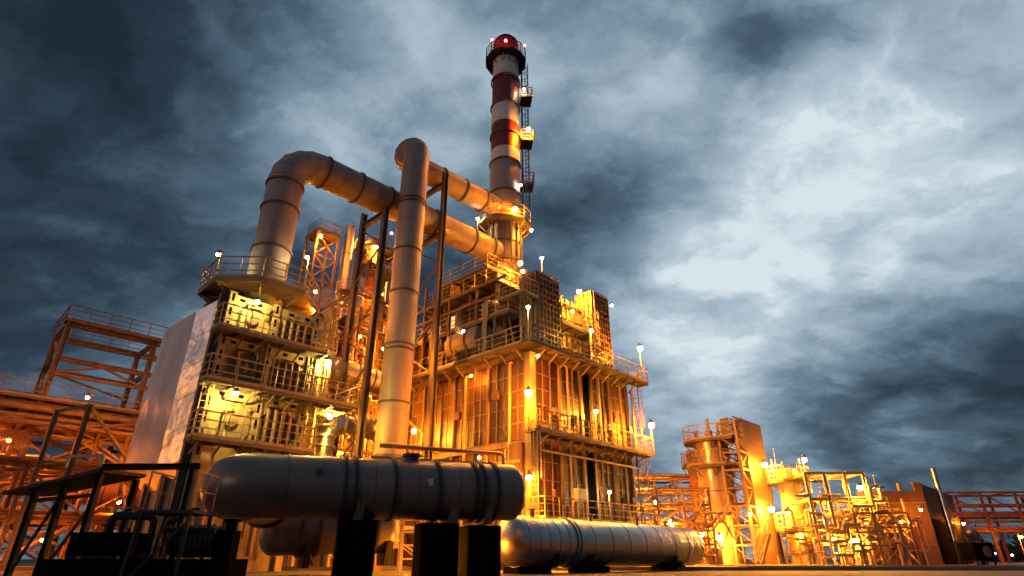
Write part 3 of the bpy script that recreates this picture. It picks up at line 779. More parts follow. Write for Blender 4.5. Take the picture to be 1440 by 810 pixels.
# nozzle stub
MB().lathe([(.05, 0), (.05, .12), (.09, .13), (.09, .17)], d1 * 2.8 + Vector((.28, -.74, .28)), (.35, -.9, .3), 12).build('nozzle', 'vesselband', V1)

# black pump skid with motor, valves, frame
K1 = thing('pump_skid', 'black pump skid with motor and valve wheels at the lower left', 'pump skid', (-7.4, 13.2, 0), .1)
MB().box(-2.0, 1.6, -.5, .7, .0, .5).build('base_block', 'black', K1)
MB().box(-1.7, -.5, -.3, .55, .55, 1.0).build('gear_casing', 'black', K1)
b = MB().lathe([(.05, 0), (.28, .03), (.3, .1), (.3, .95), (.2, 1.05), (.06, 1.1)], (.1, .1, .85), (1, 0, 0), 20)
for i in range(8): b.ring((.25 + i * .1, .1, .85), (1, 0, 0), .3, .02, .03, 20)
b.build('motor', 'darksteel', K1)
b = MB().path(bend([(-1.2, .1, 1.0), (-1.2, .1, 1.35), (-.4, .3, 1.35), (-.4, .3, .6)], .15), .09, 12); b.ring((-1.2, .1, 1.15), (0, 0, 1), .09, .04, .07, 14)
b.build('pipe_run', 'darksteel', K1)
for (x, z) in ((-.85, 1.5), (1.55, 1.3)):
    w = MB()
    for i in range(16):
        a0, a1 = 2 * pi * i / 16, 2 * pi * (i + 1) / 16
        w.beam((x + .16 * cos(a0), .15 + .16 * sin(a0), z), (x + .16 * cos(a1), .15 + .16 * sin(a1), z), .025)
    for i in range(3): a0 = 2 * pi * i / 3; w.beam((x, .15, z), (x + .16 * cos(a0), .15 + .16 * sin(a0), z), .02)
    w.beam((x, .15, z - .4), (x, .15, z + .03), .03)
    w.build('handwheel', 'redsteel', K1)
MB().box(1.15, 1.5, -.3, .2, .5, 1.05).build('control_box', 'black', K1)
MB().tube((1.2, .4, .5), (1.2, .4, 1.25), .12, 14).tube((1.2, .4, 1.25), (1.2, .4, 1.3), .18, 14).build('filter_pot', 'black', K1)

# access stair frame beside the skid
S1 = thing('step_frame', 'thin steel step frame with handrails in front of the black skid', 'steps', (-6.9, 12.4, 0), 0)
for (x, y) in ((-.62, 0), (.35, 0), (-.62, .9), (.35, .9)):
    MB().beam((x - .1 if x < 0 else x, y, 0), (x, y, 1.36), .06).build('leg', 'darksteel', S1)
MB().box(-.7, .45, -.06, .96, 1.34, 1.4).build('tread_plate', 'darksteel', S1)
for x_ in (-.62, .35): MB().rail([(x_, 0), (x_, .9)], 1.4, .75, .45, False, r=.014).build('handrail', 'redsteel', S1)
MB().beam((-.62, 0, .1), (.35, 0, 1.2), .035).build('brace', 'darksteel', S1)

# canopy shed lower left
H1 = thing('pipe_canopy', 'dark lean-to steel canopy on slanting legs at the lower left', 'canopy', (-10.3, 14.6, 0), 0)
b = MB(); b.hexa([(-1.55, -.6, 1.85), (.75, -.9, 2.32), (.75, .9, 2.42), (-1.55, .9, 1.95), (-1.55, -.6, 1.93), (.75, -.9, 2.4), (.75, .9, 2.5), (-1.55, .9, 2.03)])
b.build('roof_sheet', 'darksteel', H1)
for i, (x, y, z) in enumerate([(-1.1, -.2, 1.95), (-.3, -.4, 2.08), (.6, -.6, 2.3), (.6, .8, 2.35)]):
    MB().ibeam((x, y, .0), (x, y, z), .12, .12, .02).build('leg', 'darksteel', H1)
MB().ibeam((.7, -.8, 2.44), (2.62, -.05, 2.56), .12, .14, .02).build('beam', 'darksteel', H1)
MB().beam((-1.1, -.2, 1.75), (.6, -.55, 1.85), .08).build('tie_bar', 'darksteel', H1)
MB().ibeam((2.5, -.1, 0), (2.5, -.1, 2.47), .14, .14, .02).build('leg', 'darksteel', H1)
MB().rail([(-.2, -.7), (.7, -.8)], 2.45, .25, 1, False, mids=()).build('handrail', 'rail', H1)
for (x0, x1, z) in ((-1.0, -.3, 1.1), (-.3, .6, 1.2)):
    MB().beam((x0, -.3, .2), (x1, -.5, z + .6), .05).build('brace', 'darksteel', H1)
for i in range(3):
    pipe('pipe', 'thin dark pipe running low behind the lean-to canopy', [(-11.5, 16 + i * .25, .35 + i * .2), (-9.2, 16.2 + i * .25, .35 + i * .2), (-9.2, 16.2 + i * .25, 1.2 + i * .25), (-8.6, 16.2 + i * .25, 1.2 + i * .25)], .07, 'darksteel', 'thin dark pipes behind the lean-to canopy', bands=.5)

# ================================================================== LEFT STEEL STRUCTURE
SL = rack('pipe_structure', 'tall open steel frame with railed top at the far left', 'steel frame', (-31.8, 38, 0), R46, [0, 5.6, 11.2], [0, 4.2], [3.2, 6.4, 9.3, 13.2, 15.7], .34, .34, 'rib', brace='alt',
          bset={(0, 0), (1, 0), (0, 1), (1, 1), (0, 2), (1, 2)})
b = MB()
for i in range(4): b.beam((i * 2.8, 0, 13.2 - .1 if i % 2 else 12.2), ((i + 1) * 2.8, 0, 12.2 if i % 2 else 13.1), .14)
b.beam((0, 4.2, 13.2), (5.6, 4.2, 12.0), .14); b.build('brace', 'rib', SL)
MB().beam((0, 0, 12.1), (11.2, 0, 12.1), .2, .2).build('floor_beam', 'rib', SL)
platform(SL, [(-.3, -.5), (11.4, -.5), (11.4, .35), (-.3, .35)], 15.95, [[(-.3, .3), (-.3, -.45), (11.4, -.45)]], rm='redsteel')
MB().rail([(-.3, .3), (-.3, 4.5), (11.2, 4.5)], 15.95, r=.025).build('railing', 'redsteel', SL)
MB().beam((8.4, -.2, 15.9), (8.4, -.2, 18.2), .28).build('vent_post', 'rib', SL)
MB().beam((7.4, -.2, 15.9), (7.4, -.2, 17.2), .16).build('vent_post', 'rib', SL)
b = MB(); b.tube((8.5, .5, 17.0), (13, .5, 17.0), .16, 10); b.build('vent_pipe', 'rib', SL)
b = MB(); b.tube((8.5, .2, 16.4), (13, .2, 16.4), .16, 10); b.build('vent_pipe', 'rib', SL)
# lower, wider rack
SM = rack('pipe_structure', 'low wide steel frame with railed walkway passing behind the tall left frame', 'steel frame', (-38.5, 31.0, 0), R46, [0, 4.5, 9.0, 13.5, 18.0, 22.0], [0, 3.5], [2.6, 5.2, 7.9, 9.9], .28, .26, 'rib', brace='x')
platform(SM, [(-.3, -.5), (22.3, -.5), (22.3, 3.9), (-.3, 3.9)], 10.25, [[(-.3, -.5), (22.3, -.5)], [(-.3, 3.9), (22.3, 3.9)]])
uu = Vector((cos(R46), sin(R46), 0)); vv = Vector((-sin(R46), cos(R46), 0)); SMo = Vector((-38.5, 31.0, 0))
def lp(o, x, y, z): return Vector(o) + uu * x + vv * y + Vector((0, 0, z))
for i, (y, z, r) in enumerate([(-.9, 8.9, .17), (-1.3, 8.5, .14), (-.8, 9.5, .2), (.4, 8.4, .25), (1.2, 8.35, .2), (2.3, 8.35, .22), (-.6, 6.0, .2), (.6, 5.7, .24), (1.6, 5.65, .2), (2.6, 5.7, .24), (-.6, 3.2, .18), (.9, 3.0, .2), (2.1, 3.05, .24)]):
    pipe('pipe', 'straight insulated pipe lying along the low left steel frame', [lp(SMo, -1, y, z), lp(SMo, 22.5, y, z)], r, random.choice(['rib', 'steel', 'redsteel', 'aluwarm']), 'pipes along the low left steel frame', bands=2.1)
# inclined pipes, diagonals under the frame
rnd = random.Random(5)
for i in range(20):
    x = rnd.uniform(2, 20); y = rnd.uniform(-2.2, 2.5); z = rnd.uniform(.6, 6.2)
    a = lp(SMo, x, y, z); bpt = lp(SMo, x + rnd.uniform(1.5, 4), y + rnd.uniform(-.6, .6), z + rnd.uniform(.8, 2.6)); c = bpt + uu * rnd.uniform(.8, 2)
    pipe('pipe', 'bent branch pipe climbing inside the low left steel frame', [a - Vector((0, 0, .5)), a, bpt, c], rnd.uniform(.07, .16), rnd.choice(['rib', 'redsteel', 'steel']), 'bent branch pipes inside the low left steel frame', bands=1.2, n=8)
SF = rack('pipe_structure', 'low braced steel frame full of pipes in front of the left frames', 'steel frame', (-27.5, 28.5, 0), R46, [0, 3.2, 6.4, 9.6], [0, 2.6], [2.4, 4.9], .22, .2, 'rib', brace='alt')
SF2 = thing('braced_post', 'pair of olive grey posts with a long diagonal stay, in front of the left frames', 'steel post', (-23.2, 31.0, 0), R46)
MB().ibeam((0, 0, 0), (0, 0, 8.2), .26, .26, .03).build('post', 'olive', SF2); MB().ibeam((-1.3, .2, 0), (-1.3, .2, 7.7), .22, .22, .03).build('post', 'olive', SF2)
MB().beam((0, 0, 8.1), (4.5, 1.2, 3.9), .16).build('stay', 'olive', SF2); MB().beam((-1.3, .2, 7.6), (0, 0, 8.1), .16).build('cross_bar', 'olive', SF2)
MB().beam((0, 0, 5.2), (5, 1.2, 5.2), .16).build('cross_bar', 'olive', SF2)
SFo = Vector((-27.5, 28.5, 0))
for i in range(9):
    y = rnd.uniform(-.3, 2.6); z = rnd.choice([2.65, 5.15]) + rnd.random() * .1
    pipe('pipe', 'lagged pipe laid across the low braced frame at the lower left', [lp(SFo, -2 + rnd.random(), y, z), lp(SFo, 11, y, z)], rnd.uniform(.1, .2), rnd.choice(['rib', 'steel', 'redsteel']), 'lagged pipes on the low braced frame', bands=1.6, n=10)
rack('pipe_structure', 'half hidden steel frame between the left frames and the silver casing', 'steel frame', (-23, 36.5, 0), R46, [0, 3.4, 6.8], [0, 3.0], [2.6, 5.2, 7.8, 10.2], .24, .22, 'rib', brace='x')
for i in range(34):
    x = rnd.uniform(1, 20); y = rnd.uniform(-1.8, 2.5); z = rnd.uniform(.8, 8.6)
    a = lp(SMo, x, y, z); h = rnd.uniform(.6, 2.0) * rnd.choice([-1, 1]); h = abs(h) if z + h < .3 else h
    pipe('pipe', 'small offset pipe run crossing between tiers of the left frames', [a, a + uu * .8, a + uu * .8 + Vector((0, 0, h)), a + uu * rnd.uniform(1.6, 3.2) + Vector((0, 0, h))], rnd.uniform(.05, .12), rnd.choice(['rib', 'redsteel', 'aluwarm']), 'small offset pipe runs in the left frames', bands=.9, n=8)
for i, (x, y, z, l) in enumerate([(1, -1.2, 7.0, 9), (6, -.9, 4.2, 10), (2, 1.6, 6.7, 12), (10, -1.0, 8.2, 9), (4, -1.4, 2.0, 11), (9, 1.0, 1.6, 9)]):
    b = MB(); a = lp(SMo, x, y, z); c = lp(SMo, x + l, y, z + (1.8 if i % 2 else 0)); ct = Vector(a)
    p0, p1 = Vector((0, 0, 0)), c - a
    b.beam(p0 + vv * .25, p1 + vv * .25, .03, .12); b.beam(p0 - vv * .25, p1 - vv * .25, .03, .12)
    for k in range(int(l / .4)): q_ = p0.lerp(p1, (k + .5) / int(l / .4)); b.beam(q_ - vv * .25, q_ + vv * .25, .04, .03)
    tag(b.build('cable_tray', 'rib', None, ct), ['level', 'sloping'][i % 2] + ' ladder-type cable tray slung along the left frames', 'cable tray', 'cable trays in the left frames')
# hanging vessel inside
v, dv, Lv = vessel('storage_vessel', 'rusty drum glowing orange inside the left steel frames', (-30.5, 39.5, 4.6), (-24.5, 44, 4.6), .8, 'redsteel', [1.5, 3, 4.5], endL='dome')

# ================================================================== MID BACKGROUND: columns and lattices
rack('lattice_tower', 'narrow tall lattice tower with orange lamps behind the left tower', 'lattice tower', (-18.6, 47, 0), R46, [0, 2.2], [0, 2.2], [4, 8, 12, 15, 18, 21, 24, 26.5, 29], .2, .16, 'steel', brace='x', rails=True)
rack('lattice_tower', 'tall pipe lattice tower standing between the duct trestle legs in the distance', 'lattice tower', (-14.6, 51, 0), R46, [0, 3.0], [0, 3.0], [4, 8, 12, 15.5, 18.5, 21.5, 24.5, 27.5], .2, .16, 'redsteel', brace='x', rails=True)
def column(name, label, p, r, H, m, bands=(), platforms=(), cone=True, rm='rail', pm='grate', group=None, pr=1.0, seg=28):
    t = thing(name, label, 'column', p, 0, group)
    prof = [(r * .97, 0), (r, .05), (r, H - r * .5)] + ([(r * .86, H - r * .22), (r * .5, H - .05), (.02, H)] if cone else [(r, H)])
    MB().lathe([(r * 1.12, 0), (r * 1.12, .12), (r, .16), (r, H - r * .5)] + prof[3:], (0, 0, 0), (0, 0, 1), seg).build('shell', m, t)
    rings([((0, 0, z), (0, 0, 1), r, .07, .05) for z in bands], 'steel', t, 'band', seg)
    for z in platforms:
        n = 14; b = MB(); vs = []; fs = []
        for i in range(n):
            a = 2 * pi * i / n
            for q, zz in ((r - .02, z), (r + pr, z), (r + pr, z - .16), (r - .02, z - .16)): vs.append((cos(a) * q, sin(a) * q, zz))
        for i in range(n):
            j = (i + 1) % n
            for k in range(4): l = (k + 1) % 4; fs.append((i * 4 + k, j * 4 + k, j * 4 + l, i * 4 + l))
        b.add(vs, fs)
        for i in range(0, n, 2):
            a = 2 * pi * i / n; b.beam((cos(a) * r, sin(a) * r, z - .8), (cos(a) * (r + pr * .9), sin(a) * (r + pr * .9), z - .17), .06, .08)
        o = b.build('gallery', pm, t)
        MB().rail([(cos(2 * pi * i / n) * (r + pr - .05), sin(2 * pi * i / n) * (r + pr - .05)) for i in range(n + 1)], z, 1.1, .6, r=.025).build('railing', rm, o)
    return t
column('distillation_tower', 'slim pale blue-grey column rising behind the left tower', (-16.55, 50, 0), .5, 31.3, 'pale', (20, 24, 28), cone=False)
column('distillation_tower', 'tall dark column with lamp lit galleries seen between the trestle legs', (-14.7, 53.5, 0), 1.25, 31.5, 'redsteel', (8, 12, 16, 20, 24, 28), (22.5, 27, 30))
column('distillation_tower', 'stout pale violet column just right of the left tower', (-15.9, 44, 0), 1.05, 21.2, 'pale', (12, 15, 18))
column('distillation_tower', 'brown slim column beside the pale violet column', (-13.2, 44.5, 0), .45, 24.0, 'redsteel', (10, 14, 18, 22))
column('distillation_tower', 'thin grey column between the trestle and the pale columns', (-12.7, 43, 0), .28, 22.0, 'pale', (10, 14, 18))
column('distillation_tower', 'thin brown column nearest the left trestle leg', (-12.0, 43, 0), .2, 19.0, 'redsteel', (10, 14))
for i, (x, y, rr_, h, m_, lab) in enumerate([(-14.9, 46.5, .35, 25.5, 'pale', 'pale thin column left of the brown slim column'), (-13.9, 41.5, .3, 18.5, 'redsteel', 'short reddish thin column right behind the left tower'), (-11.0, 46, .4, 23, 'aluwarm', 'shiny warm thin column just left of the stand pipe'), (-10.2, 44, .3, 20, 'cladbeige', 'beige thin column half behind the stand pipe')]):
    column('distillation_tower', lab, (x, y, 0), rr_, h, m_, (8, 11, 14, 17), (h - 3.5,), cone=True, pr=.7, seg=18)
rack('lattice_tower', 'squat red-brown lattice tower behind the silver drum', 'lattice tower', (-12.6, 40.2, 0), R46, [0, 2.2], [0, 2.2], [3, 6, 9, 12, 14.5, 17.0], .18, .14, 'redsteel', brace='x', rails=True)
# intermediate equipment frame behind stand pipe
M1 = rack('equipment_frame', 'crowded orange lit equipment frame between left tower and furnace', 'steel frame', (-11.5, 37.5, 0), R46, [0, 2.6, 5.2], [0, 2.8, 5.6], [3.0, 6.0, 9.0, 12.0, 15.0, 18.0], .22, .2, 'rib', brace='alt')
platform(M1, [(-.2, -.7), (5.4, -.7), (5.4, -.12), (-.2, -.12)], 12.2, [[(-.2, -.7), (5.4, -.7)]])
platform(M1, [(-.2, -.7), (5.4, -.7), (5.4, -.12), (-.2, -.12)], 15.2, [[(-.2, -.7), (5.4, -.7)]])
platform(M1, [(-.2, -.7), (5.4, -.7), (5.4, -.12), (-.2, -.12)], 9.2, [[(-.2, -.7), (5.4, -.7)]])
M1o = Vector((-11.5, 37.5, 0))
for i in range(14):
    x = rnd.uniform(0, 4.5); y = rnd.uniform(-.5, 2.4); z = rnd.uniform(3.3, 15)
    a = lp(M1o, x, y, z); c1 = a + uu * rnd.uniform(.8, 1.8); c2 = c1 + Vector((0, 0, rnd.choice([-1, 1]) * rnd.uniform(1, 2.4)))
    pipe('pipe', 'bent warm lit pipe threading the equipment frame behind the stand pipe', [a, c1, c2, c2 + uu * .9], rnd.uniform(.08, .2), rnd.choice(['rib', 'aluwarm', 'redsteel', 'cladbeige']), 'bent pipes in the equipment frame', bands=.9, n=10)
for i in range(5):
    a = lp(M1o, rnd.uniform(.2, 5), rnd.uniform(-.4, 1.5), 0)
    pipe('pipe', 'upright pipe standing in the equipment frame behind the stand pipe', [a, a + Vector((0, 0, rnd.uniform(12, 19)))], rnd.uniform(.1, .22), rnd.choice(['rib', 'pale', 'redsteel']), 'upright pipes in the equipment frame', bands=2.5, n=10)
for i in range(12):
    a = lp(M1o, rnd.uniform(-2.5, 4.5), rnd.uniform(-1.5, 3.5), 0); h_ = rnd.uniform(13, 22)
    pipe('pipe', 'thin upright pipe rising among the columns left of the stand pipe', [a, a + Vector((0, 0, h_))], rnd.uniform(.06, .14), rnd.choice(['rib', 'pale', 'redsteel', 'rail']), 'thin upright pipes among the columns', bands=2.5, n=8)
for i, (x, y, h_) in enumerate([(-1.6, -.6, 16), (1.2, -1.0, 13.5), (3.4, -1.0, 17)]):
    p_ = lp(M1o, x, y, 0); tag(MB().ladder((0, 0, .3), h_, face=(.2, -1)).build('caged_ladder', 'rail', None, p_), ['tall caged ladder beside the pale violet column', 'shorter caged ladder behind the left trestle leg', 'tallest caged ladder next to the stand pipe'][i], 'ladder')
for (x, y, z) in [(-.5, -1.2, 6.5), (1.9, -1.1, 10.6), (.3, -1.1, 14.4), (3.6, -1.0, 6.0), (2.2, 3.0, 17.5)]:
    p_ = lp(M1o, x, y, z)
    lamp(tuple(p_), 'sodium', {6.5: 'orange lamp low at the left of the equipment frame', 10.6: 'orange lamp at the middle of the equipment frame', 14.4: 'orange lamp high at the left of the equipment frame', 6.0: 'orange lamp low beside the stand pipe in the equipment frame', 17.5: 'orange lamp on the top tier of the equipment frame'}[z], 0, .10)
# silver elbow and silver drum
pipe('pipe', 'thick silver clad elbow pipe right of the left tower, behind the big vessel', [(-10.6, 32.5, 2.0), (-10.6, 32.8, 7.6), (-8.6, 34.3, 7.6), (-6.9, 36, 6.6)], .5, 'alu', bands=.55, bandm='aludull', n=24, br=1.3)
v, dv, Lv = vessel('storage_vessel', 'silver clad drum lying at mid height between left tower and stand pipe', (-11.6, 34.6, 11.5), (-7.6, 38.0, 10.9), .75, 'aludull', [.9, 1.9, 3.0, 4.0], bandm='ductband', endL='dome')
saddle(v, dv, .75, (1.2, 3.6), 'steel', 1.1)
rack('equipment_frame', 'low steel frame carrying the silver drum beside the left tower', 'steel frame', (-11.9, 34.0, 0), R46, [0, 2.5, 5.0], [-.6, 1.2], [3.2, 6.4, 10.1], .2, .18, 'rib', brace='alt')
# pipes between vessel and furnace
gp = 'pipe loops between big vessel and furnace'
for i, (z, dx) in enumerate([(5.3, 0), (4.75, -.35), (4.3, .1), (3.9, -.2)]):
    pipe('pipe', 'warm lit pipe loop running along the furnace foot above the big vessel', [(-6.2 + dx, 27.2 - i * .1, z), (-.45 + dx * .4, 29.6 - i * .1, z), (-.45 + dx * .4, 29.6 - i * .1, 1.2)], .085 if i else .1, 'rib', gp, bands=1.1, n=12, br=.22)
rack('pipe_support', 'low steel pipe support in front of the furnace foot', 'pipe support', (-5.8, 27.8, 0), .4, [0, 2.6, 5.4], [0, 1.0], [1.8, 3.7], .14, .12, 'rib', brace='alt')
# things seen under the vessel
rack('pipe_support', 'yellow lit ladder-like support seen below the big vessel', 'pipe support', (-4.4, 25.0, 0), .3, [0, .7], [0, .7], [.5, 1.0, 1.5, 2.0, 2.5], .1, .06, 'rail', brace='none')
pipe('pipe', 'bent orange lit pipe below the big vessel, left of the black plinths', [(-7.5, 25.5, .2), (-7.5, 25.5, 1.2), (-6.2, 25.9, 1.2), (-6.2, 25.9, .2)], .14, 'rib', bands=.6, n=12)
pipe('pipe', 'upright pipe between the black plinths under the big vessel', [(-3.3, 24.5, 0), (-3.3, 24.5, 2.4), (-2.0, 24.9, 2.4)], .1, 'redsteel', bands=.8, n=12)

# ================================================================== RIGHT PLANT
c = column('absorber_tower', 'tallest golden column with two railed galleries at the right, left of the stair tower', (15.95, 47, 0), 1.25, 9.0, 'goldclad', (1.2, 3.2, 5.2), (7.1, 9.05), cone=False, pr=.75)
b = MB(); b.lathe([(.3, 0), (.3, .9), (.12, 1.0), (.12, 1.9)], (.1, 0, 9.05), (0, 0, 1), 12); b.lathe([(.15, 0), (.15, .7), (.25, .75), (.25, .9)], (-.9, .2, 9.05), (0, 0, 1), 10)
b.build('vent', 'rail', c)
column('absorber_tower', 'small hooded column peeping out behind the tallest golden column', (16.1, 52, 0), .62, 9.2, 'redsteel', (7, ), (7.9,), cone=False, pr=.5)
st = rack('stair_tower', 'open steel ladder tower between the golden column and the tall slab stack', 'stair tower', (17.05, 46.15, 0), R46, [-1.3, 0], [-1.45, 0], [1.4, 2.7, 4.0, 5.3, 6.6, 7.9, 9.2, 10.2], .16, .12, 'rib', brace='alt')
b = MB()
for i in range(11):
    z = .3 + i * .95; s_ = i % 2
    for k in range(6): b.box(-1.15, -.15, -1.35 + (k * .2 if s_ else 1.0 - k * .2), -1.2 + (k * .2 if s_ else 1.0 - k * .2), z + k * .15, z + k * .15 + .03)
b.build('stair_flight', 'grate', st)
MB().box(-1.28, -1.22, -1.0, -.3, 8.9, 10.5).build('wind_plate', 'claddark', st)
sl = thing('slab_stack', 'tall flat slab-shaped steel stack with its lower face lit gold', 'stack', (18.15, 45.15, 0), R46)
b = MB(); b.box(0, 3.7, 0, .75, 0, 10.55); b.build('casing', 'cladding', sl)
b = MB()
for i in range(9): b.box(-.02 , 3.72, -.02, -.003, 1.0 + i * 1.15, 1.04 + i * 1.15)
b.box(-.06, -.003, -.06, .78, 0, 10.6); b.build('seam', 'rib', sl)
# inclined stair at its foot
sf = thing('steel_stair', 'short steel stair with handrails at the foot of the stair tower', 'stair', (17.4, 43.4, 0), .1)
b = MB(); b.beam((-.35, 0, 0), (.75, 0, 2.1), .06, .18); b.beam((-.35, .7, 0), (.75, .7, 2.1), .06, .18); b.build('stringer', 'rib', sf)
b = MB()
for i in range(9): b.box(-.35 + i * .125, -.15 + i * .125, .03, .67, .15 + i * .23, .18 + i * .23)
b.build('tread', 'grate', sf)
b = MB()
for y in (0, .7):
    b.beam((-.35, y, 1.0), (.75, y, 3.1), .05); b.beam((-.35, y, .5), (.75, y, 2.6), .04)
    for i in range(4): b.beam((-.35 + i * .366, y, i * .7), (-.35 + i * .366, y, 1.0 + i * .7), .04)
b.build('handrail', 'rail', sf)
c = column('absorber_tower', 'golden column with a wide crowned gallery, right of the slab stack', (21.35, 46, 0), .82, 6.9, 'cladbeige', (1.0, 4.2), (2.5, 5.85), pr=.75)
b = MB()
for i in range(9):
    a = i * .7; rr_ = 1.0 + .35 * (i % 2); b.tube((cos(a) * rr_, sin(a) * rr_, 5.86), (cos(a) * rr_, sin(a) * rr_, 6.6 + .45 * (i % 3)), .06, 8)
b.tube((-.9, -.3, 5.9), (-.9, -.3, 8.3), .04, 6)
b.build('vent', 'rail', c)
c = column('process_vessel', 'short silver upright vessel with a shining front among the gold pipework', (23.95, 44, 0), .78, 3.7, 'goldclad', (1.1, 2.4), (3.35,), pr=.6)
c = column('process_vessel', 'small upright vessel behind the silver one, close to the corrugated building', (26.0, 46.5, 0), .6, 4.1, 'aludull', (1.1, 2.4), (), pr=.6)
R4 = radians(-4)
rk = rack('pipe_rack', 'gold lit rectangular pipe gantry standing tallest behind the silver vessel', 'pipe rack', (21.0, 42.6, 0), R4, [0, 1.3, 2.7, 4.0], [0, 3.0], [2.6, 4.3, 6.05], .2, .2, 'rail', brace='none')
rack('pipe_rack', 'low gold lit pipe gantry in front of the dark red door', 'pipe rack', (23.2, 41.5, 0), R4, [0, 1.2, 2.4, 3.5], [0, 1.4], [1.3, 2.4, 3.3], .14, .12, 'rib', brace='alt')
PRo = Vector((10.5, 52.3, 0))
rack('pipe_rack', 'long many-tiered pipe rack between the furnace and the golden column', 'pipe rack', PRo, radians(-3), [0, 1.9, 3.8, 5.7, 7.6], [0, 2.6], [1.5, 3.0, 4.4, 5.7, 6.8], .18, .16, 'rib', brace='alt')
for z in (1.75, 3.25, 4.65, 5.95, 7.05):
    for k in range(4):
        pipe('pipe', 'straight pipe lying on the long pipe rack right of the furnace', [PRo + Vector((-1.2, -.3 + k * .75, z + .05)), PRo + Vector((8.6 + rnd.random(), -.8 + k * .75, z + .05))], rnd.uniform(.07, .17), rnd.choice(['rib', 'cladbeige', 'steel', 'aluwarm']), 'pipes on the long pipe rack', bands=1.9, n=10)
rack('pipe_rack', 'nearer braced pipe rack at the right foot of the furnace', 'pipe rack', (10.2, 42.5, 0), radians(-3), [0, 1.8, 3.6], [0, 1.6], [1.4, 2.7, 3.9, 5.0], .16, .14, 'rib', brace='x')
for i in range(12):
    a = Vector((10 + rnd.uniform(0, 3.2), 42.0 + rnd.uniform(0, 1.8), rnd.uniform(.8, 4.2)))
    pipe('pipe', 'bent pipe on the braced rack at the right foot of the furnace', [a, a + Vector((rnd.uniform(.5, 1.3), 0, 0)), a + Vector((rnd.uniform(1.3, 1.4), 0, rnd.choice([-.7, .8]))), a + Vector((2.2, .2, rnd.choice([-.7, .8])))], rnd.uniform(.05, .11), rnd.choice(['rib', 'rail', 'cladbeige']), 'bent pipes at the right foot of the furnace', bands=.8, n=8)
# dense gold pipework around the right vessels
for i in range(46):
    x = rnd.uniform(19.4, 26.5); y = rnd.uniform(41.2, 45.0); z = rnd.uniform(.5, 4.6) if i % 3 else rnd.uniform(.4, 1.8)
    a = Vector((x, y, z)); h = rnd.uniform(.5, 1.5) * rnd.choice([-1, 1]); h = h if z + h > .3 else -h
    w = rnd.uniform(.5, 1.7)
    pipe('pipe', 'small bent gold lit pipe among the vessels at the right', [a, a + Vector((w, 0, 0)), a + Vector((w, 0, h)), a + Vector((w + rnd.uniform(.3, 1.0), rnd.uniform(-.4, .4), h))], rnd.uniform(.045, .12), rnd.choice(['rib', 'rail', 'cladbeige', 'aluwarm']), 'small bent pipes among the right hand vessels', bands=.6, n=8)
for i in range(14):
    x = rnd.uniform(22.6, 27.3); y = rnd.uniform(41.0, 42.5)
    h = rnd.uniform(2.0, 3.6)
    pipe('pipe', 'upright thin pipe in the comb of pipes before the red door', [(x, y, .1), (x, y, h), (x + rnd.choice([-.5, .5]), y + .3, h)], rnd.uniform(.05, .1), rnd.choice(['rib', 'rail', 'cladbeige']), 'upright thin pipes before the red door', bands=.9, n=8)
for i in range(3):
    x = 25.0 + i * .8
    o = MB(); n_ = 20
    P = [Vector((0, 0, 0)), Vector((0, 0, 1.2))] + arc((.45, 0, 1.2), (1, 0, 0), (0, 0, 1), .45, pi, 0, 8) + [Vector((.9, 0, 0))]
    P = [Vector((0, 0, 0))] + arc((.45, 0, 1.2), (1, 0, 0), (0, 0, 1), .45, pi, 0, 8) + [Vector((.9, 0, 0))]
    q = MB().path(P, .055, 10).build('pipe_loop', 'rib', None, (x, 41.2, 1.5 if i % 2 else 1.2)); tag(q, 'small arched pipe loop in front of the gold lit gantry', 'pipe', 'arched pipe loops by the gantry')
for i in range(40):
    x = rnd.uniform(18.8, 27.5); y = rnd.uniform(42.0, 47.0); z = rnd.uniform(.6, 5.6)
    a = Vector((x, y, z)); l = rnd.uniform(.8, 2.2)
    pipe('pipe', 'short straight gold lit pipe threaded through the right hand pipework', [a, a + (Vector((l, 0, 0)) if i % 2 else Vector((0, 0, -min(l, z - .1))))], rnd.uniform(.04, .1), rnd.choice(['rail', 'cladbeige', 'aluwarm']), 'short straight pipes in the right hand pipework', bands=.5, n=8)
for i in range(9):
    x = rnd.uniform(20, 26.5); y = rnd.uniform(41.5, 44.5); z = rnd.uniform(.9, 4.6)
    t = thing('valve', 'small handwheel valve on the gold lit right hand pipework', 'valve', (x, y, z), rnd.uniform(0, 6), 'valves in the right hand pipework')
    MB().lathe([(.05, -.3), (.16, -.29), (.16, -.24), (.08, -.2), (.13, 0), (.08, .2), (.16, .24), (.16, .29), (.05, .3)], (0, 0, 0), (1, 0, 0), 12).build('body', 'rib', t)
    MB().tube((0, 0, .05), (0, 0, .5), .035, 8).build('spindle', 'rail', t)
    MB().ring((0, 0, .5), (0, 0, 1), .16, .03, .03, 14).build('handwheel', 'redsteel', t)
# platforms with rails among the pipework
for (x, y, z, w, lab) in [(19.3, 43.6, 2.3, 1.8, 'small railed landing at the foot of the slab stack'), (22.0, 43.2, 1.9, 1.7, 'small railed landing left of the silver vessel'), (24.6, 43.0, 3.4, 2.0, 'small railed landing right of the silver vessel')]:
    t = thing('access_landing', lab, 'landing', (x, y, 0), R4)
    platform(t, [(0, 0), (w, 0), (w, 1.2), (0, 1.2)], z, [[(0, 1.2), (0, 0), (w, 0), (w, 1.2)]])
    for (a_, b_) in ((.05, .05), (w - .05, .05), (.05, 1.15), (w - .05, 1.15)): MB().beam((a_, b_, 0), (a_, b_, z - .2), .08).build('leg', 'rib', t)

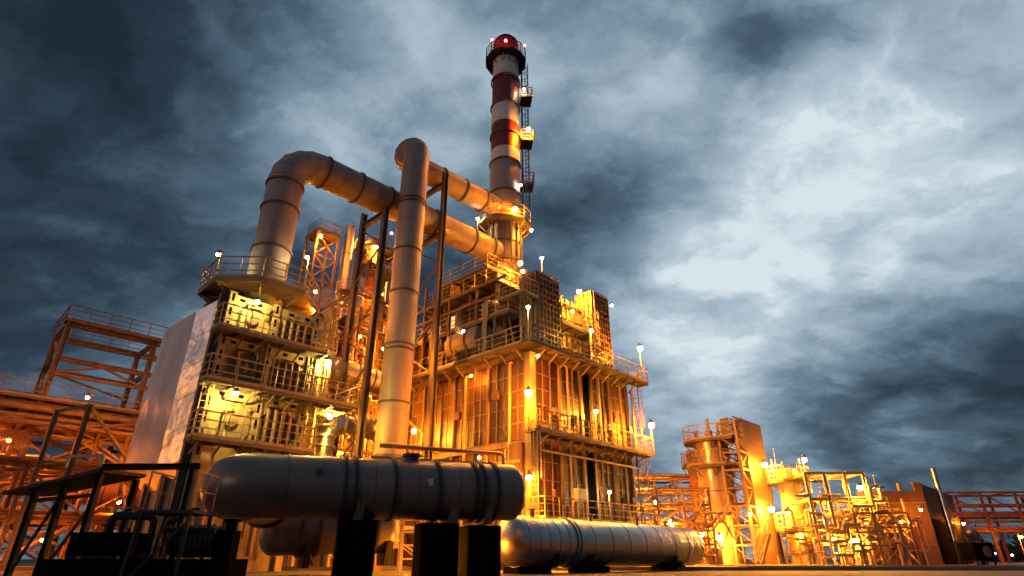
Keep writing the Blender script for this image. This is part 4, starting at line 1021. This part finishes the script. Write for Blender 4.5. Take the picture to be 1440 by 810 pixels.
# compressor house
Bd = thing('compressor_house', 'corrugated rust-brown process building with a dark side wall and dark red doors', 'building', (30.0, 44.0, 0), 0)
cR, sR = cos(R46), sin(R46)
def wallbox(b, o, d, n, a0, a1, t0, t1, z0, z1):
    o = Vector(o); d = Vector(d); n = Vector(n)
    return b.hexa([o + d * a + n * t + Vector((0, 0, z)) for (a, t, z) in [(a0, t0, z0), (a1, t0, z0), (a1, t1, z0), (a0, t1, z0), (a0, t0, z1), (a1, t0, z1), (a1, t1, z1), (a0, t1, z1)]])
dl = (-cos(R4), -sin(R4), 0); nl = (sin(R4), -cos(R4), 0)      # left (front) wall, outward normal toward camera
dr = (cR, sR, 0); nr = (sR, -cR, 0)
b = MB(); wallbox(b, (0, 0, 0), dl, nl, 0, 4.6, -.2, 0, 0, 5.0)
for i in range(46): wallbox(b, (0, 0, 0), dl, nl, i * .1 + .01, i * .1 + .055, .001, .03, 0, 5.0)
fw = b.build('front_wall', 'cladding', Bd)
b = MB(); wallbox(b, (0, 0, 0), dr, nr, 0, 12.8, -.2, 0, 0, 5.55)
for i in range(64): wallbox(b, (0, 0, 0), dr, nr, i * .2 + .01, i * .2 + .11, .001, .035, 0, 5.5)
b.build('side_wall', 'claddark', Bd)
b = MB(); wallbox(b, (0, 0, 0), dl, nl, -.05, .5, -.25, .06, 4.9, 5.6); b.build('parapet', 'cladding', Bd)
b = MB(); b.add([(.0, .0, 5.0), (-4.6, .32, 5.0), (4.0, 9.6, 5.0), (8.8, 9.3, 5.2)], [(0, 3, 2, 1)]); b.build('roof', 'claddark', Bd)
b = MB(); wallbox(b, (0, 0, 0), dr, nr, .4, 12.6, .04, .10, 0, 3.1); b.build('lower_side_dark', 'black', Bd)  # near-black sheet covering the lower part of the side wall
for (a0, a1, z1) in ((1.0, 1.95, 3.2), (2.0, 2.9, 3.2)):
    b = MB(); wallbox(b, (0, 0, 0), dl, nl, a0, a1, .034, .08, 0, z1); dn = b.build('door', 'doorred', Bd)
    b = MB()
    for z in (1.0, 2.1): wallbox(b, (0, 0, 0), dl, nl, a0 + .02, a1 - .02, .082, .1, z, z + .05)
    b.build('rail_strip', 'claddark', dn)
b = MB(); wallbox(b, (0, 0, 0), dl, nl, 0, 4.6, .035, .09, 4.15, 4.25); wallbox(b, (0, 0, 0), dl, nl, 0, .95, .035, .075, 1.35, 1.42); b.build('trim', 'rib', Bd)
b = MB(); b.tube((-1.2, .6, 5.0), (-1.2, .6, 5.6), .15, 10); b.tube((-2.9, .6, 5.0), (-2.9, .6, 6.2), .03, 6); b.build('roof_vent', 'rail', Bd)
pipe('flue_pipe', 'tall leaning-looking silver flue pipe in front of the dark side wall', [(33.4, 47.0, 0), (33.4, 47.0, 7.0)], .19, 'aluwarm', bands=1.0, n=16)
v, dv, Lv = vessel('process_duct', 'sloping grey duct below the silver flue pipe', (33.6, 45.6, 2.5), (36.2, 47.6, .9), .35, 'aludull', [.8, 1.6, 2.4], endL='dome')
rack('equipment_frame', 'low dark frame with small machinery in front of the building side wall', 'steel frame', (32.4, 43.6, 0), R46, [0, 1.4, 2.8], [0, 1.2], [.8, 1.6], .14, .12, 'darksteel', brace='alt')
MBx = thing('air_cooler', 'small dark box-shaped air cooler beside the building foot', 'cooler', (31.6, 42.6, 0), .3)
MB().box(-.9, .9, -.5, .5, .4, 1.5).build('casing', 'black', MBx)
for (x, y) in ((-.8, -.4), (.8, -.4), (.8, .4), (-.8, .4)): MB().box(x - .05, x + .05, y - .05, y + .05, 0, .4).build('leg', 'darksteel', MBx)
MB().lathe([(.3, 0), (.34, .02), (.34, .1), (.05, .12)], (.2, -.5, .95), (0, -1, 0), 20).build('fan_guard', 'redsteel', MBx)
# far right rack
FRo = Vector((39.7, 55.2, 0))
rack('pipe_rack', 'long rust-red overhead pipe rack at the far right edge', 'pipe rack', FRo, R4, [0, 3.0, 6.0, 9.0, 12.0], [0, 3.4], [2.75, 4.0, 6.0], .2, .17, 'redsteel', brace='alt', bset={(2, 2), (0, 2), (3, 2)})
for z in (3.0, 3.6, 4.25, 4.9):
    for k in range(2):
        a = FRo + Vector((-.8, .2 + k * 1.1, z)); pipe('pipe', 'dark straight pipe lying on the far right rust-red rack', [a, a + Vector((14, -.95, 0))], rnd.uniform(.07, .14), rnd.choice(['redsteel', 'steel']), 'dark pipes on the far right rack', bands=2.2, n=8)
for i in range(6):
    a = FRo + Vector((rnd.uniform(.5, 8), rnd.uniform(-.5, 2), 0)); pipe('pipe', 'upright rusty pipe dropping from the far right rack', [a, a + Vector((0, 0, rnd.uniform(2.6, 4)))], rnd.uniform(.06, .13), 'redsteel', 'upright pipes below the far right rack', bands=1.2, n=8)
# distant low sheds + treeline
tl = MB(); rt = random.Random(11)
for i in range(7000):
    x = rt.uniform(80, 240); y = 130 + rt.uniform(-10, 20); h = 4.2 + 2.2 * sin(x * .11) + 1.6 * sin(x * .31 + 1); z = rt.uniform(0, max(1.5, h)); s_ = rt.uniform(.5, 1.3)
    a = Vector((rt.uniform(-1, 1), rt.uniform(-1, 1), rt.uniform(-1, 1))) * s_; c_ = Vector((rt.uniform(-1, 1), rt.uniform(-1, 1), rt.uniform(-1, 1))) * s_
    p = Vector((x, y, z)); tl.add([p, p + a, p + a + c_, p + c_], [(0, 1, 2, 3)])
tag(tl.build('treeline', 'leaf'), 'dark far-off belt of trees beyond the right hand rack', 'trees', kind='stuff')
for (x, y, z) in [(76, 100, 1.6), (80, 104, 1.2), (84, 101, 2.2), (71, 96, 1.3), (88, 99, 1.4), (92, 103, 3.2), (78, 98, .9)]:
    t = thing('street_lamp', 'tiny distant lamp glowing below the far right rack', 'lamp', (x, y, 0), 0, 'tiny distant lamps at the far right')
    MB().tube((0, 0, 0), (0, 0, z), .06, 6).build('post', 'darksteel', t); bulb_mesh(.16).build('bulb', 'distant_light', t, (0, 0, z + .14))
# small pipework at lowest strip between vessel and right plant
column('process_vessel', 'squat red-brown skirt vessel at the foot of the golden column', (14.4, 44.6, 0), .5, 1.3, 'redsteel', (.6,), (), cone=True)
# ================================================================== LAMPS
def L_(p, kind, label, pole=0, r=.15, toward=(0, -1)): return lamp(p, kind, label, pole, r, toward)
L_((-15.9, 27.0, 15.35), 'halide', 'white lamp on a post at the left corner of the tower top platform', 1.9, .13)
L_((-11.6, 28.3, 15.9), 'halide', 'white lamp on a post at the right corner of the tower top platform', 2.4, .13)
L_((-12.35, 25.2, 11.75), 'yellow', 'yellow-white lamp on the topmost tier of the left tower', 0, .12)
L_((-12.3, 24.9, 7.15), 'yellow', 'yellow-white lamp on the lowest tier of the left tower', 0, .13)
L_((-9.6, 28.4, 9.75), 'yellow', 'bright yellow lamp post on the side deck of the left tower', 2.1, .16)
L_((-11.9, 31.2, 15.1), 'sodium', 'upper orange lamp at the right shoulder of the left tower', 0, .13)
L_((-11.2, 29.6, 13.2), 'sodium', 'lower orange lamp at the right shoulder of the left tower', 0, .14)
L_((-9.7, 30.3, 7.35), 'amber', 'brilliant yellow lamp below the side deck of the left tower', 0, .17)
L_((-18.0, 46.2, 27.9), 'sodium', 'orange lamp at the top of the narrow lattice tower', 0, .2)
L_((-17.2, 46.6, 21.6), 'sodium', 'orange lamp half way up the narrow lattice tower', 0, .17)
L_((-12.3, 49.6, 23.4), 'sodium', 'orange lamp on the distant lattice tower, left of the stand pipe', 0, .2)
L_((-14.2, 51.6, 29.9), 'amber', 'glowing yellow lamp at the top of the distant dark column', 0, .3)
L_((-15.8, 52.2, 30.9), 'sodium', 'orange lamp beside the red light on the distant dark column', 0, .16)
L_((-9.2, 36.6, 8.3), 'sodium', 'orange lamp deep inside the equipment frame, above the silver elbow', 0, .18)
L_((-8.6, 36.2, 13.2), 'sodium', 'orange lamp high inside the equipment frame behind the trestle', 0, .13)
L_((-6.45, 37.9, 8.1), 'amber', 'brilliant lamp between stand pipe and furnace wall', 0, .18)
L_((-9.9, 42.2, 17.0), 'sodium', 'orange lamp on top of the equipment frame behind the left trestle', 0, .14)
# chimney
L_((1.15, 40.6, 40.7), 'halide', 'white lamp on the upper rest landing of the chimney ladder', 0, .14)
L_((1.5, 40.5, 35.75), 'sodium', 'orange lamp on the middle rest landing of the chimney ladder', 0, .2)
L_((.75, 40.6, 29.7), 'halide_dim', 'small dim lamp low on the chimney ladder', 0, .12)
L_((.25, 39.2, 26.3), 'sodium', 'bright orange lamp on the railed ring round the chimney base', 0, .2)
L_((1.6, 40.2, 24.9), 'amber', 'yellow lamp right of the chimney base below its ring', 0, .13)
L_((-2.85, 40.0, 25.9), 'halide', 'white lamp on a post left of the chimney base', 2.2, .14)
L_((.6, 36.2, 19.7), 'sodium', 'upper of two orange lamps right under the chimney hood', 0, .19)
L_((.75, 35.6, 18.75), 'amber', 'lower of two lamps under the chimney hood', 0, .14)
L_((2.1, 35.2, 19.6), 'halide', 'white lamp on a post atop the left lattice clad vent tower', 1.6, .15)
# furnace
L_((4.95, 38.0, 18.3), 'sodium', 'big orange lamp between the two lattice clad vent towers', 0, .2)
L_((4.3, 37.2, 16.4), 'amber', 'yellow lamp in the bay between the vent towers, below the big orange one', 0, .12)
L_((7.7, 40.3, 18.2), 'halide', 'white lamp on the right edge of the right vent tower', 0, .14)
L_((.97, 31.25, 14.1), 'halide', 'white lamp on a post at the near corner of the furnace top deck', 2.1, .15)
L_((-3.3, 36.2, 14.5), 'halide', 'yellow-white lamp on a post on the left side of the furnace top deck', 2.4, .13)
L_((5.3, 35.6, 14.3), 'amber', 'yellow lamp on a post near the foot of the right vent tower', 2.3, .14)
L_((9.35, 39.35, 14.35), 'sodium', 'orange lamp post at the far right end of the furnace top deck', 2.4, .23)
L_((.92, 31.15, 8.85), 'sodium', 'big orange lamp at the furnace corner above the middle deck', 1.9, .25)
L_((5.25, 35.5, 8.85), 'amber', 'yellow lamp post half way along the furnace middle deck', 1.9, .15)
L_((9.6, 39.4, 8.8), 'sodium', 'orange lamp post at the right end of the furnace middle deck', 1.8, .23)
L_((.88, 31.15, 4.35), 'sodium', 'orange lamp at the furnace corner above the lowest deck', 1.9, .19)
L_((5.85, 36.1, 4.12), 'halide', 'white lamp post on the lowest furnace deck', 1.7, .13)
L_((-4.4, 40.6, 17.6), 'amber', 'yellow lamp on the upper left walkway of the furnace', 0, .1)
L_((1.2, 31.4, 2.2), 'sodium', 'lamp at the furnace corner foot, hidden low behind the vessels', 0, .17)
L_((1.5, 31.7, 11.2), 'sodium_small', 'small lamp under the top deck at the near furnace corner', 0, .10)
L_((-2.6, 35.0, 11.0), 'sodium_small', 'small lamp under the left run of the furnace top deck', 0, .10)
L_((-1.9, 34.0, 5.8), 'sodium_small', 'small lamp on the left furnace wall above the pipe loops', 0, .11)
# right plant
L_((11.7, 49.2, 4.65), 'sodium', 'orange lamp on the long pipe rack just right of the furnace', 0, .22)
L_((13.9, 45.3, 2.15), 'sodium', 'low orange lamp left of the golden column foot', 1.9, .2)
L_((15.0, 44.8, 1.9), 'amber', 'low orange lamp in front of the golden column foot', 1.7, .2)
L_((19.4, 45.35, 7.05), 'sodium', 'big orange lamp high on the face of the slab stack', 0, .26)
L_((19.3, 45.3, 3.85), 'amber', 'big orange lamp low on the face of the slab stack', 0, .26)
L_((19.9, 43.9, 3.6), 'sodium', 'orange lamp between slab stack and crowned column', 1.3, .2)
L_((22.5, 45.2, 7.4), 'amber', 'orange lamp above the crowned gallery of the golden column', 1.5, .22)
L_((24.6, 46.8, 5.6), 'sodium', 'dull orange lamp seen through the gantry, left one', 0, .16)
L_((24.4, 42.0, 5.0), 'amber', 'orange lamp seen through the gantry, right one', 0, .22)
L_((21.9, 42.4, 1.8), 'sodium', 'low orange lamp left of the silver upright vessel', 1.6, .2)
L_((23.0, 41.8, 1.6), 'amber', 'low orange lamp in front of the silver upright vessel', 1.4, .22)
L_((26.5, 41.9, 2.8), 'sodium_small', 'small orange lamp before the dark red doors', 0, .16)
L_((43.5, 53.0, 2.2), 'sodium_deep', 'deep orange lamp under the far right rack', 1.8, .12)
L_((38.2, 52.0, 3.2), 'sodium_deep', 'deep orange lamp at the left end of the far right rack', 0, .13)
L_((17.0, 43.6, 3.4), 'sodium', 'orange lamp on the front of the stair tower', 0, .12)
L_((12.6, 48.8, 3.2), 'sodium', 'orange lamp low on the long pipe rack near the golden column', 0, .16)
L_((10.9, 41.9, 2.6), 'sodium', 'orange lamp on the braced rack at the right furnace foot', 0, .12)
L_((20.9, 44.9, 2.2), 'sodium', 'orange lamp under the lower gallery of the crowned column', 0, .12)
L_((24.9, 43.2, 2.7), 'sodium', 'orange lamp in the thick of the pipework right of the silver vessel', 0, .14)
L_((28.6, 42.6, 3.6), 'sodium_small', 'small orange lamp lighting the corrugated front wall', 0, .12)
# left plant
for (p, lab) in [((-30.6, 34.4, 1.4), 'low deep orange lamp at the foot of the far left frames, leftmost'),
                 ((-28.2, 35.6, 4.2), 'deep orange lamp inside the low left frame at mid height'),
                 ((-24.6, 32.6, 1.4), 'low deep orange lamp below the low braced frame'),
                 ((-25.4, 39.6, 7.2), 'deep orange lamp high inside the left frames'),
                 ((-22.2, 34.2, 3.4), 'deep orange lamp between left frames and silver casing'),
                 ((-32.5, 37.4, 7.4), 'deep orange lamp behind the leg of the tall left frame'),
                 ((-19.9, 34.0, 7.2), 'deep orange lamp behind the silver casing'),
                 ((-30.0, 30.5, 5.0), 'deep orange lamp in the low left frame near its outer end'),
                 ((-26.5, 35.0, 9.6), 'deep orange lamp just under the low left walkway'),
                 ((-23.0, 27.2, .9), 'low deep orange lamp behind the lean-to canopy')]:
    lamp(p, 'sodium_deep', lab, 1.2 if p[2] < 2 else 0, .12)
# lamps low behind the foreground vessels
L_((-3.9, 26.2, 1.5), 'sodium', 'low orange lamp below the big vessel, beside the ladder-like support', 1.2, .15)
L_((-6.6, 26.4, 1.0), 'sodium_small', 'low orange lamp below the left half of the big vessel', .8, .12)
L_((-2.9, 22.6, .55), 'sodium', 'low orange lamp by the rounded end of the shorter grey vessel', 0, .11)
# red lights
for (p, lab, r_) in [((-1.95, 39.75, 46.3), 'red warning light on the left of the chimney top gallery', .12), ((1.25, 40.2, 46.0), 'red warning light on the right of the chimney top gallery', .12),
                     ((-.6, 39.25, 45.6), 'red warning light on the front of the chimney top gallery', .14), ((-16.0, 52.4, 32.3), 'red warning light on the distant dark column, left', .13),
                     ((-12.9, 52.5, 32.0), 'red warning light on the distant dark column, right', .15)]:
    lamp(p, 'redlight', lab, 0, r_, red=True, group='red warning lights')

# ================================================================== WORLD
w = bpy.data.worlds.new('World'); sc.world = w; w.use_nodes = True
nt = w.node_tree; nt.nodes.clear(); L = nt.links.new
out = N(nt, 'ShaderNodeOutputWorld'); bg = N(nt, 'ShaderNodeBackground')
tc = N(nt, 'ShaderNodeTexCoord')
def math_(op, a, b=None, c=None):
    n = N(nt, 'ShaderNodeMath', operation=op)
    for i, x in enumerate((a, b, c)):
        if x is None: continue
        if isinstance(x, (int, float)): n.inputs[i].default_value = x
        else: L(x, n.inputs[i])
    return n.outputs[0]
dirv = N(nt, 'ShaderNodeVectorMath', operation='NORMALIZE'); L(tc.outputs['Generated'], dirv.inputs[0])
# cloud-layer coordinates: project the view ray on a flat layer
sp = N(nt, 'ShaderNodeSeparateXYZ'); L(dirv.outputs[0], sp.inputs[0])
zc = math_('ADD', math_('MAXIMUM', sp.outputs[2], 0.0), .34)
cu = math_('DIVIDE', sp.outputs[0], zc); cv = math_('DIVIDE', sp.outputs[1], zc)
cmb = N(nt, 'ShaderNodeCombineXYZ'); L(cu, cmb.inputs[0]); L(cv, cmb.inputs[1]); cmb.inputs[2].default_value = 3.7
# blobs of brightness in direction space, warped by noise
wn = N(nt, 'ShaderNodeTexNoise', i_Scale=1.6, i_Detail=5.0, i_Roughness=.55); L(cmb.outputs[0], wn.inputs['Vector'])
wo = N(nt, 'ShaderNodeVectorMath', operation='SUBTRACT'); L(wn.outputs['Color'], wo.inputs[0]); wo.inputs[1].default_value = (.5, .5, .5)
ws = N(nt, 'ShaderNodeVectorMath', operation='SCALE'); L(wo.outputs[0], ws.inputs[0]); ws.inputs['Scale'].default_value = .34
wa = N(nt, 'ShaderNodeVectorMath', operation='ADD'); L(dirv.outputs[0], wa.inputs[0]); L(ws.outputs[0], wa.inputs[1])
wd = N(nt, 'ShaderNodeVectorMath', operation='NORMALIZE'); L(wa.outputs[0], wd.inputs[0])
BL = [((.28, .88, .39), .12, .012), ((.50, .76, .42), .50, .08), ((.45, .82, .34), .06, .02), ((.60, .56, .58), .24, .05), ((-.11, .66, .75), .34, .03), ((.17, .67, .72), .26, .03),
      ((.34, .92, .20), .26, .02), ((-.27, .65, .71), .14, .02), ((-.62, .57, .54), .20, .008), ((-.50, .75, .40), .10, .01), ((.08, .84, .54), -.22, .007), ((.04, .60, .80), -.26, .006), ((.66, .72, .22), -.50, .008),
      ((.50, .84, .17), -.38, .008), ((.62, .75, .12), -.25, .01), ((.30, .68, .67), -.24, .006), ((.46, .56, .69), -.06, .006), ((-.2, .89, .4), -.12, .03), ((-.68, .62, .38), -.18, .03), ((-.51, .57, .64), -.22, .014), ((-.70, .50, .52), -.15, .02), ((-.40, .66, .60), .06, .012), ((-.56, .66, .50), .10, .004),
      ((.37, .64, .67), -.22, .004), ((-.58, .50, .66), -.12, .01)]
acc = .395
for v, wgt, s_ in BL:
    dt = N(nt, 'ShaderNodeVectorMath', operation='DOT_PRODUCT'); L(wd.outputs[0], dt.inputs[0]); dt.inputs[1].default_value = Vector(v).normalized()
    e = math_('EXPONENT', math_('DIVIDE', math_('SUBTRACT', dt.outputs['Value'], 1.0), s_))
    acc = math_('MULTIPLY_ADD', e, wgt, acc)
# cloud detail: billowy lumps (smooth voronoi on warped coordinates) over fractal noise
mp = N(nt, 'ShaderNodeMapping'); mp.inputs['Rotation'].default_value = (0, 0, .6); mp.inputs['Scale'].default_value = (1.0, 1.25, 1); L(cmb.outputs[0], mp.inputs[0])
w2 = N(nt, 'ShaderNodeTexNoise', i_Scale=2.2, i_Detail=9.0, i_Roughness=.6); L(mp.outputs[0], w2.inputs['Vector'])
w3 = N(nt, 'ShaderNodeVectorMath', operation='SCALE'); L(w2.outputs['Color'], w3.inputs[0]); w3.inputs['Scale'].default_value = .55
w4 = N(nt, 'ShaderNodeVectorMath', operation='ADD'); L(mp.outputs[0], w4.inputs[0]); L(w3.outputs[0], w4.inputs[1])
vo = N(nt, 'ShaderNodeTexVoronoi', feature='SMOOTH_F1', i_Scale=2.3); vo.inputs['Smoothness'].default_value = .35; L(w4.outputs[0], vo.inputs['Vector'])
vo2 = N(nt, 'ShaderNodeTexVoronoi', feature='SMOOTH_F1', i_Scale=6.5); vo2.inputs['Smoothness'].default_value = .3; L(w4.outputs[0], vo2.inputs['Vector'])
c1 = N(nt, 'ShaderNodeTexNoise', i_Scale=1.5, i_Detail=12.0, i_Roughness=.58, i_Distortion=.25); L(mp.outputs[0], c1.inputs['Vector'])
c2 = N(nt, 'ShaderNodeTexNoise', i_Scale=7.0, i_Detail=10.0, i_Roughness=.66, i_Distortion=.2); L(w4.outputs[0], c2.inputs['Vector'])
acc = math_('MULTIPLY_ADD', math_('SUBTRACT', c1.outputs['Fac'], .5), .85, acc)
acc = math_('MULTIPLY_ADD', math_('SUBTRACT', .42, vo.outputs['Distance']), .42, acc)
acc = math_('MULTIPLY_ADD', math_('SUBTRACT', .42, vo2.outputs['Distance']), .30, acc)
acc = math_('MULTIPLY_ADD', math_('SUBTRACT', c2.outputs['Fac'], .5), .52, acc)
acc = math_('MULTIPLY_ADD', acc, .86, .055)
cr = N(nt, 'ShaderNodeValToRGB'); L(acc, cr.inputs[0])
er = cr.color_ramp; er.elements[0].position = 0; er.elements[0].color = (.012, .022, .037, 1); er.elements[1].position = 1; er.elements[1].color = (.68, .77, .83, 1)
for p_, c_ in ((.18, (.026, .047, .073, 1)), (.38, (.072, .121, .172, 1)), (.58, (.18, .265, .345, 1)), (.86, (.44, .55, .63, 1))):
    e = er.elements.new(p_); e.color = c_
# unseen sunset glow patches, placed left of view to reflect in polished sheet
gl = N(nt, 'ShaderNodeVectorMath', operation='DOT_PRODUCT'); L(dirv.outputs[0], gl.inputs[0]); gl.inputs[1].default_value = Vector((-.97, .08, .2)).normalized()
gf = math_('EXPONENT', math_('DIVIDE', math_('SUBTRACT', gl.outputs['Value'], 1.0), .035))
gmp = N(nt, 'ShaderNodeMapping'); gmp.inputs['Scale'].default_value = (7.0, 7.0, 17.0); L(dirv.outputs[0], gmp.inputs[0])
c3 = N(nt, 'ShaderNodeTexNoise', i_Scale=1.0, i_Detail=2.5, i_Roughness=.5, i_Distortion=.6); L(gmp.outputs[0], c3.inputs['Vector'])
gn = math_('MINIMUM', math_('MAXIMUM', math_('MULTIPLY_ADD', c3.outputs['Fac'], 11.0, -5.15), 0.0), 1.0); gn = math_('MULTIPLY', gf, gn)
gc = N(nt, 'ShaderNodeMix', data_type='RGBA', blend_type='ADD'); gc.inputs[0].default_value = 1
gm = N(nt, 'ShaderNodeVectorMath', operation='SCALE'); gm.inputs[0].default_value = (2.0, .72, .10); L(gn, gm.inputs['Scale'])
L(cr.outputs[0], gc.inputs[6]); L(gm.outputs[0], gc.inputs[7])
SUN_EL, SUN_AZ = 4.0, radians(218)
sky = N(nt, 'ShaderNodeTexSky'); sky.sky_type = 'NISHITA'; sky.sun_disc = False; sky.sun_elevation = radians(SUN_EL); sky.sun_rotation = SUN_AZ
sk = N(nt, 'ShaderNodeVectorMath', operation='SCALE'); L(sky.outputs[0], sk.inputs[0]); sk.inputs['Scale'].default_value = .003
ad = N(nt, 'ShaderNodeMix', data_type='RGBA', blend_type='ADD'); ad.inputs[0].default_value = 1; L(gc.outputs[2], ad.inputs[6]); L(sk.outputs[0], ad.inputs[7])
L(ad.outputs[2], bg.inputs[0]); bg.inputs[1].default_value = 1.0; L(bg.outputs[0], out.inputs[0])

sun = bpy.data.lights.new('sun', 'SUN'); sun.energy = .30; sun.angle = radians(14); sun.color = (1, .72, .52)
so = bpy.data.objects.new('sun', sun); COL.objects.link(so)
sd = Vector((sin(SUN_AZ) * cos(radians(9)), cos(SUN_AZ) * cos(radians(9)), sin(radians(9))))
so.rotation_euler = sd.to_track_quat('Z', 'Y').to_euler(); so.location = (0, -20, 60)

# ================================================================== CAMERA
cam = bpy.data.cameras.new('camera'); cam.sensor_width = 36; cam.lens = 20.0; cam.clip_end = 5000; cam.clip_start = .05
co = bpy.data.objects.new('camera', cam); COL.objects.link(co); co.location = (0, 0, .5); co.rotation_euler = (radians(90 + 25.47), 0, 0)
sc.camera = co
sc.render.resolution_x = 1024; sc.render.resolution_y = 576
sc.view_settings.view_transform = 'Standard'; sc.view_settings.look = 'None'; sc.view_settings.exposure = 0
cy_ = sc.cycles
cy_.use_denoising = True; cy_.use_light_tree = True; cy_.sample_clamp_indirect = 3.0; cy_.sample_clamp_direct = 0; cy_.max_bounces = 5; cy_.diffuse_bounces = 2; cy_.glossy_bounces = 3
cy_.caustics_reflective = False; cy_.caustics_refractive = False
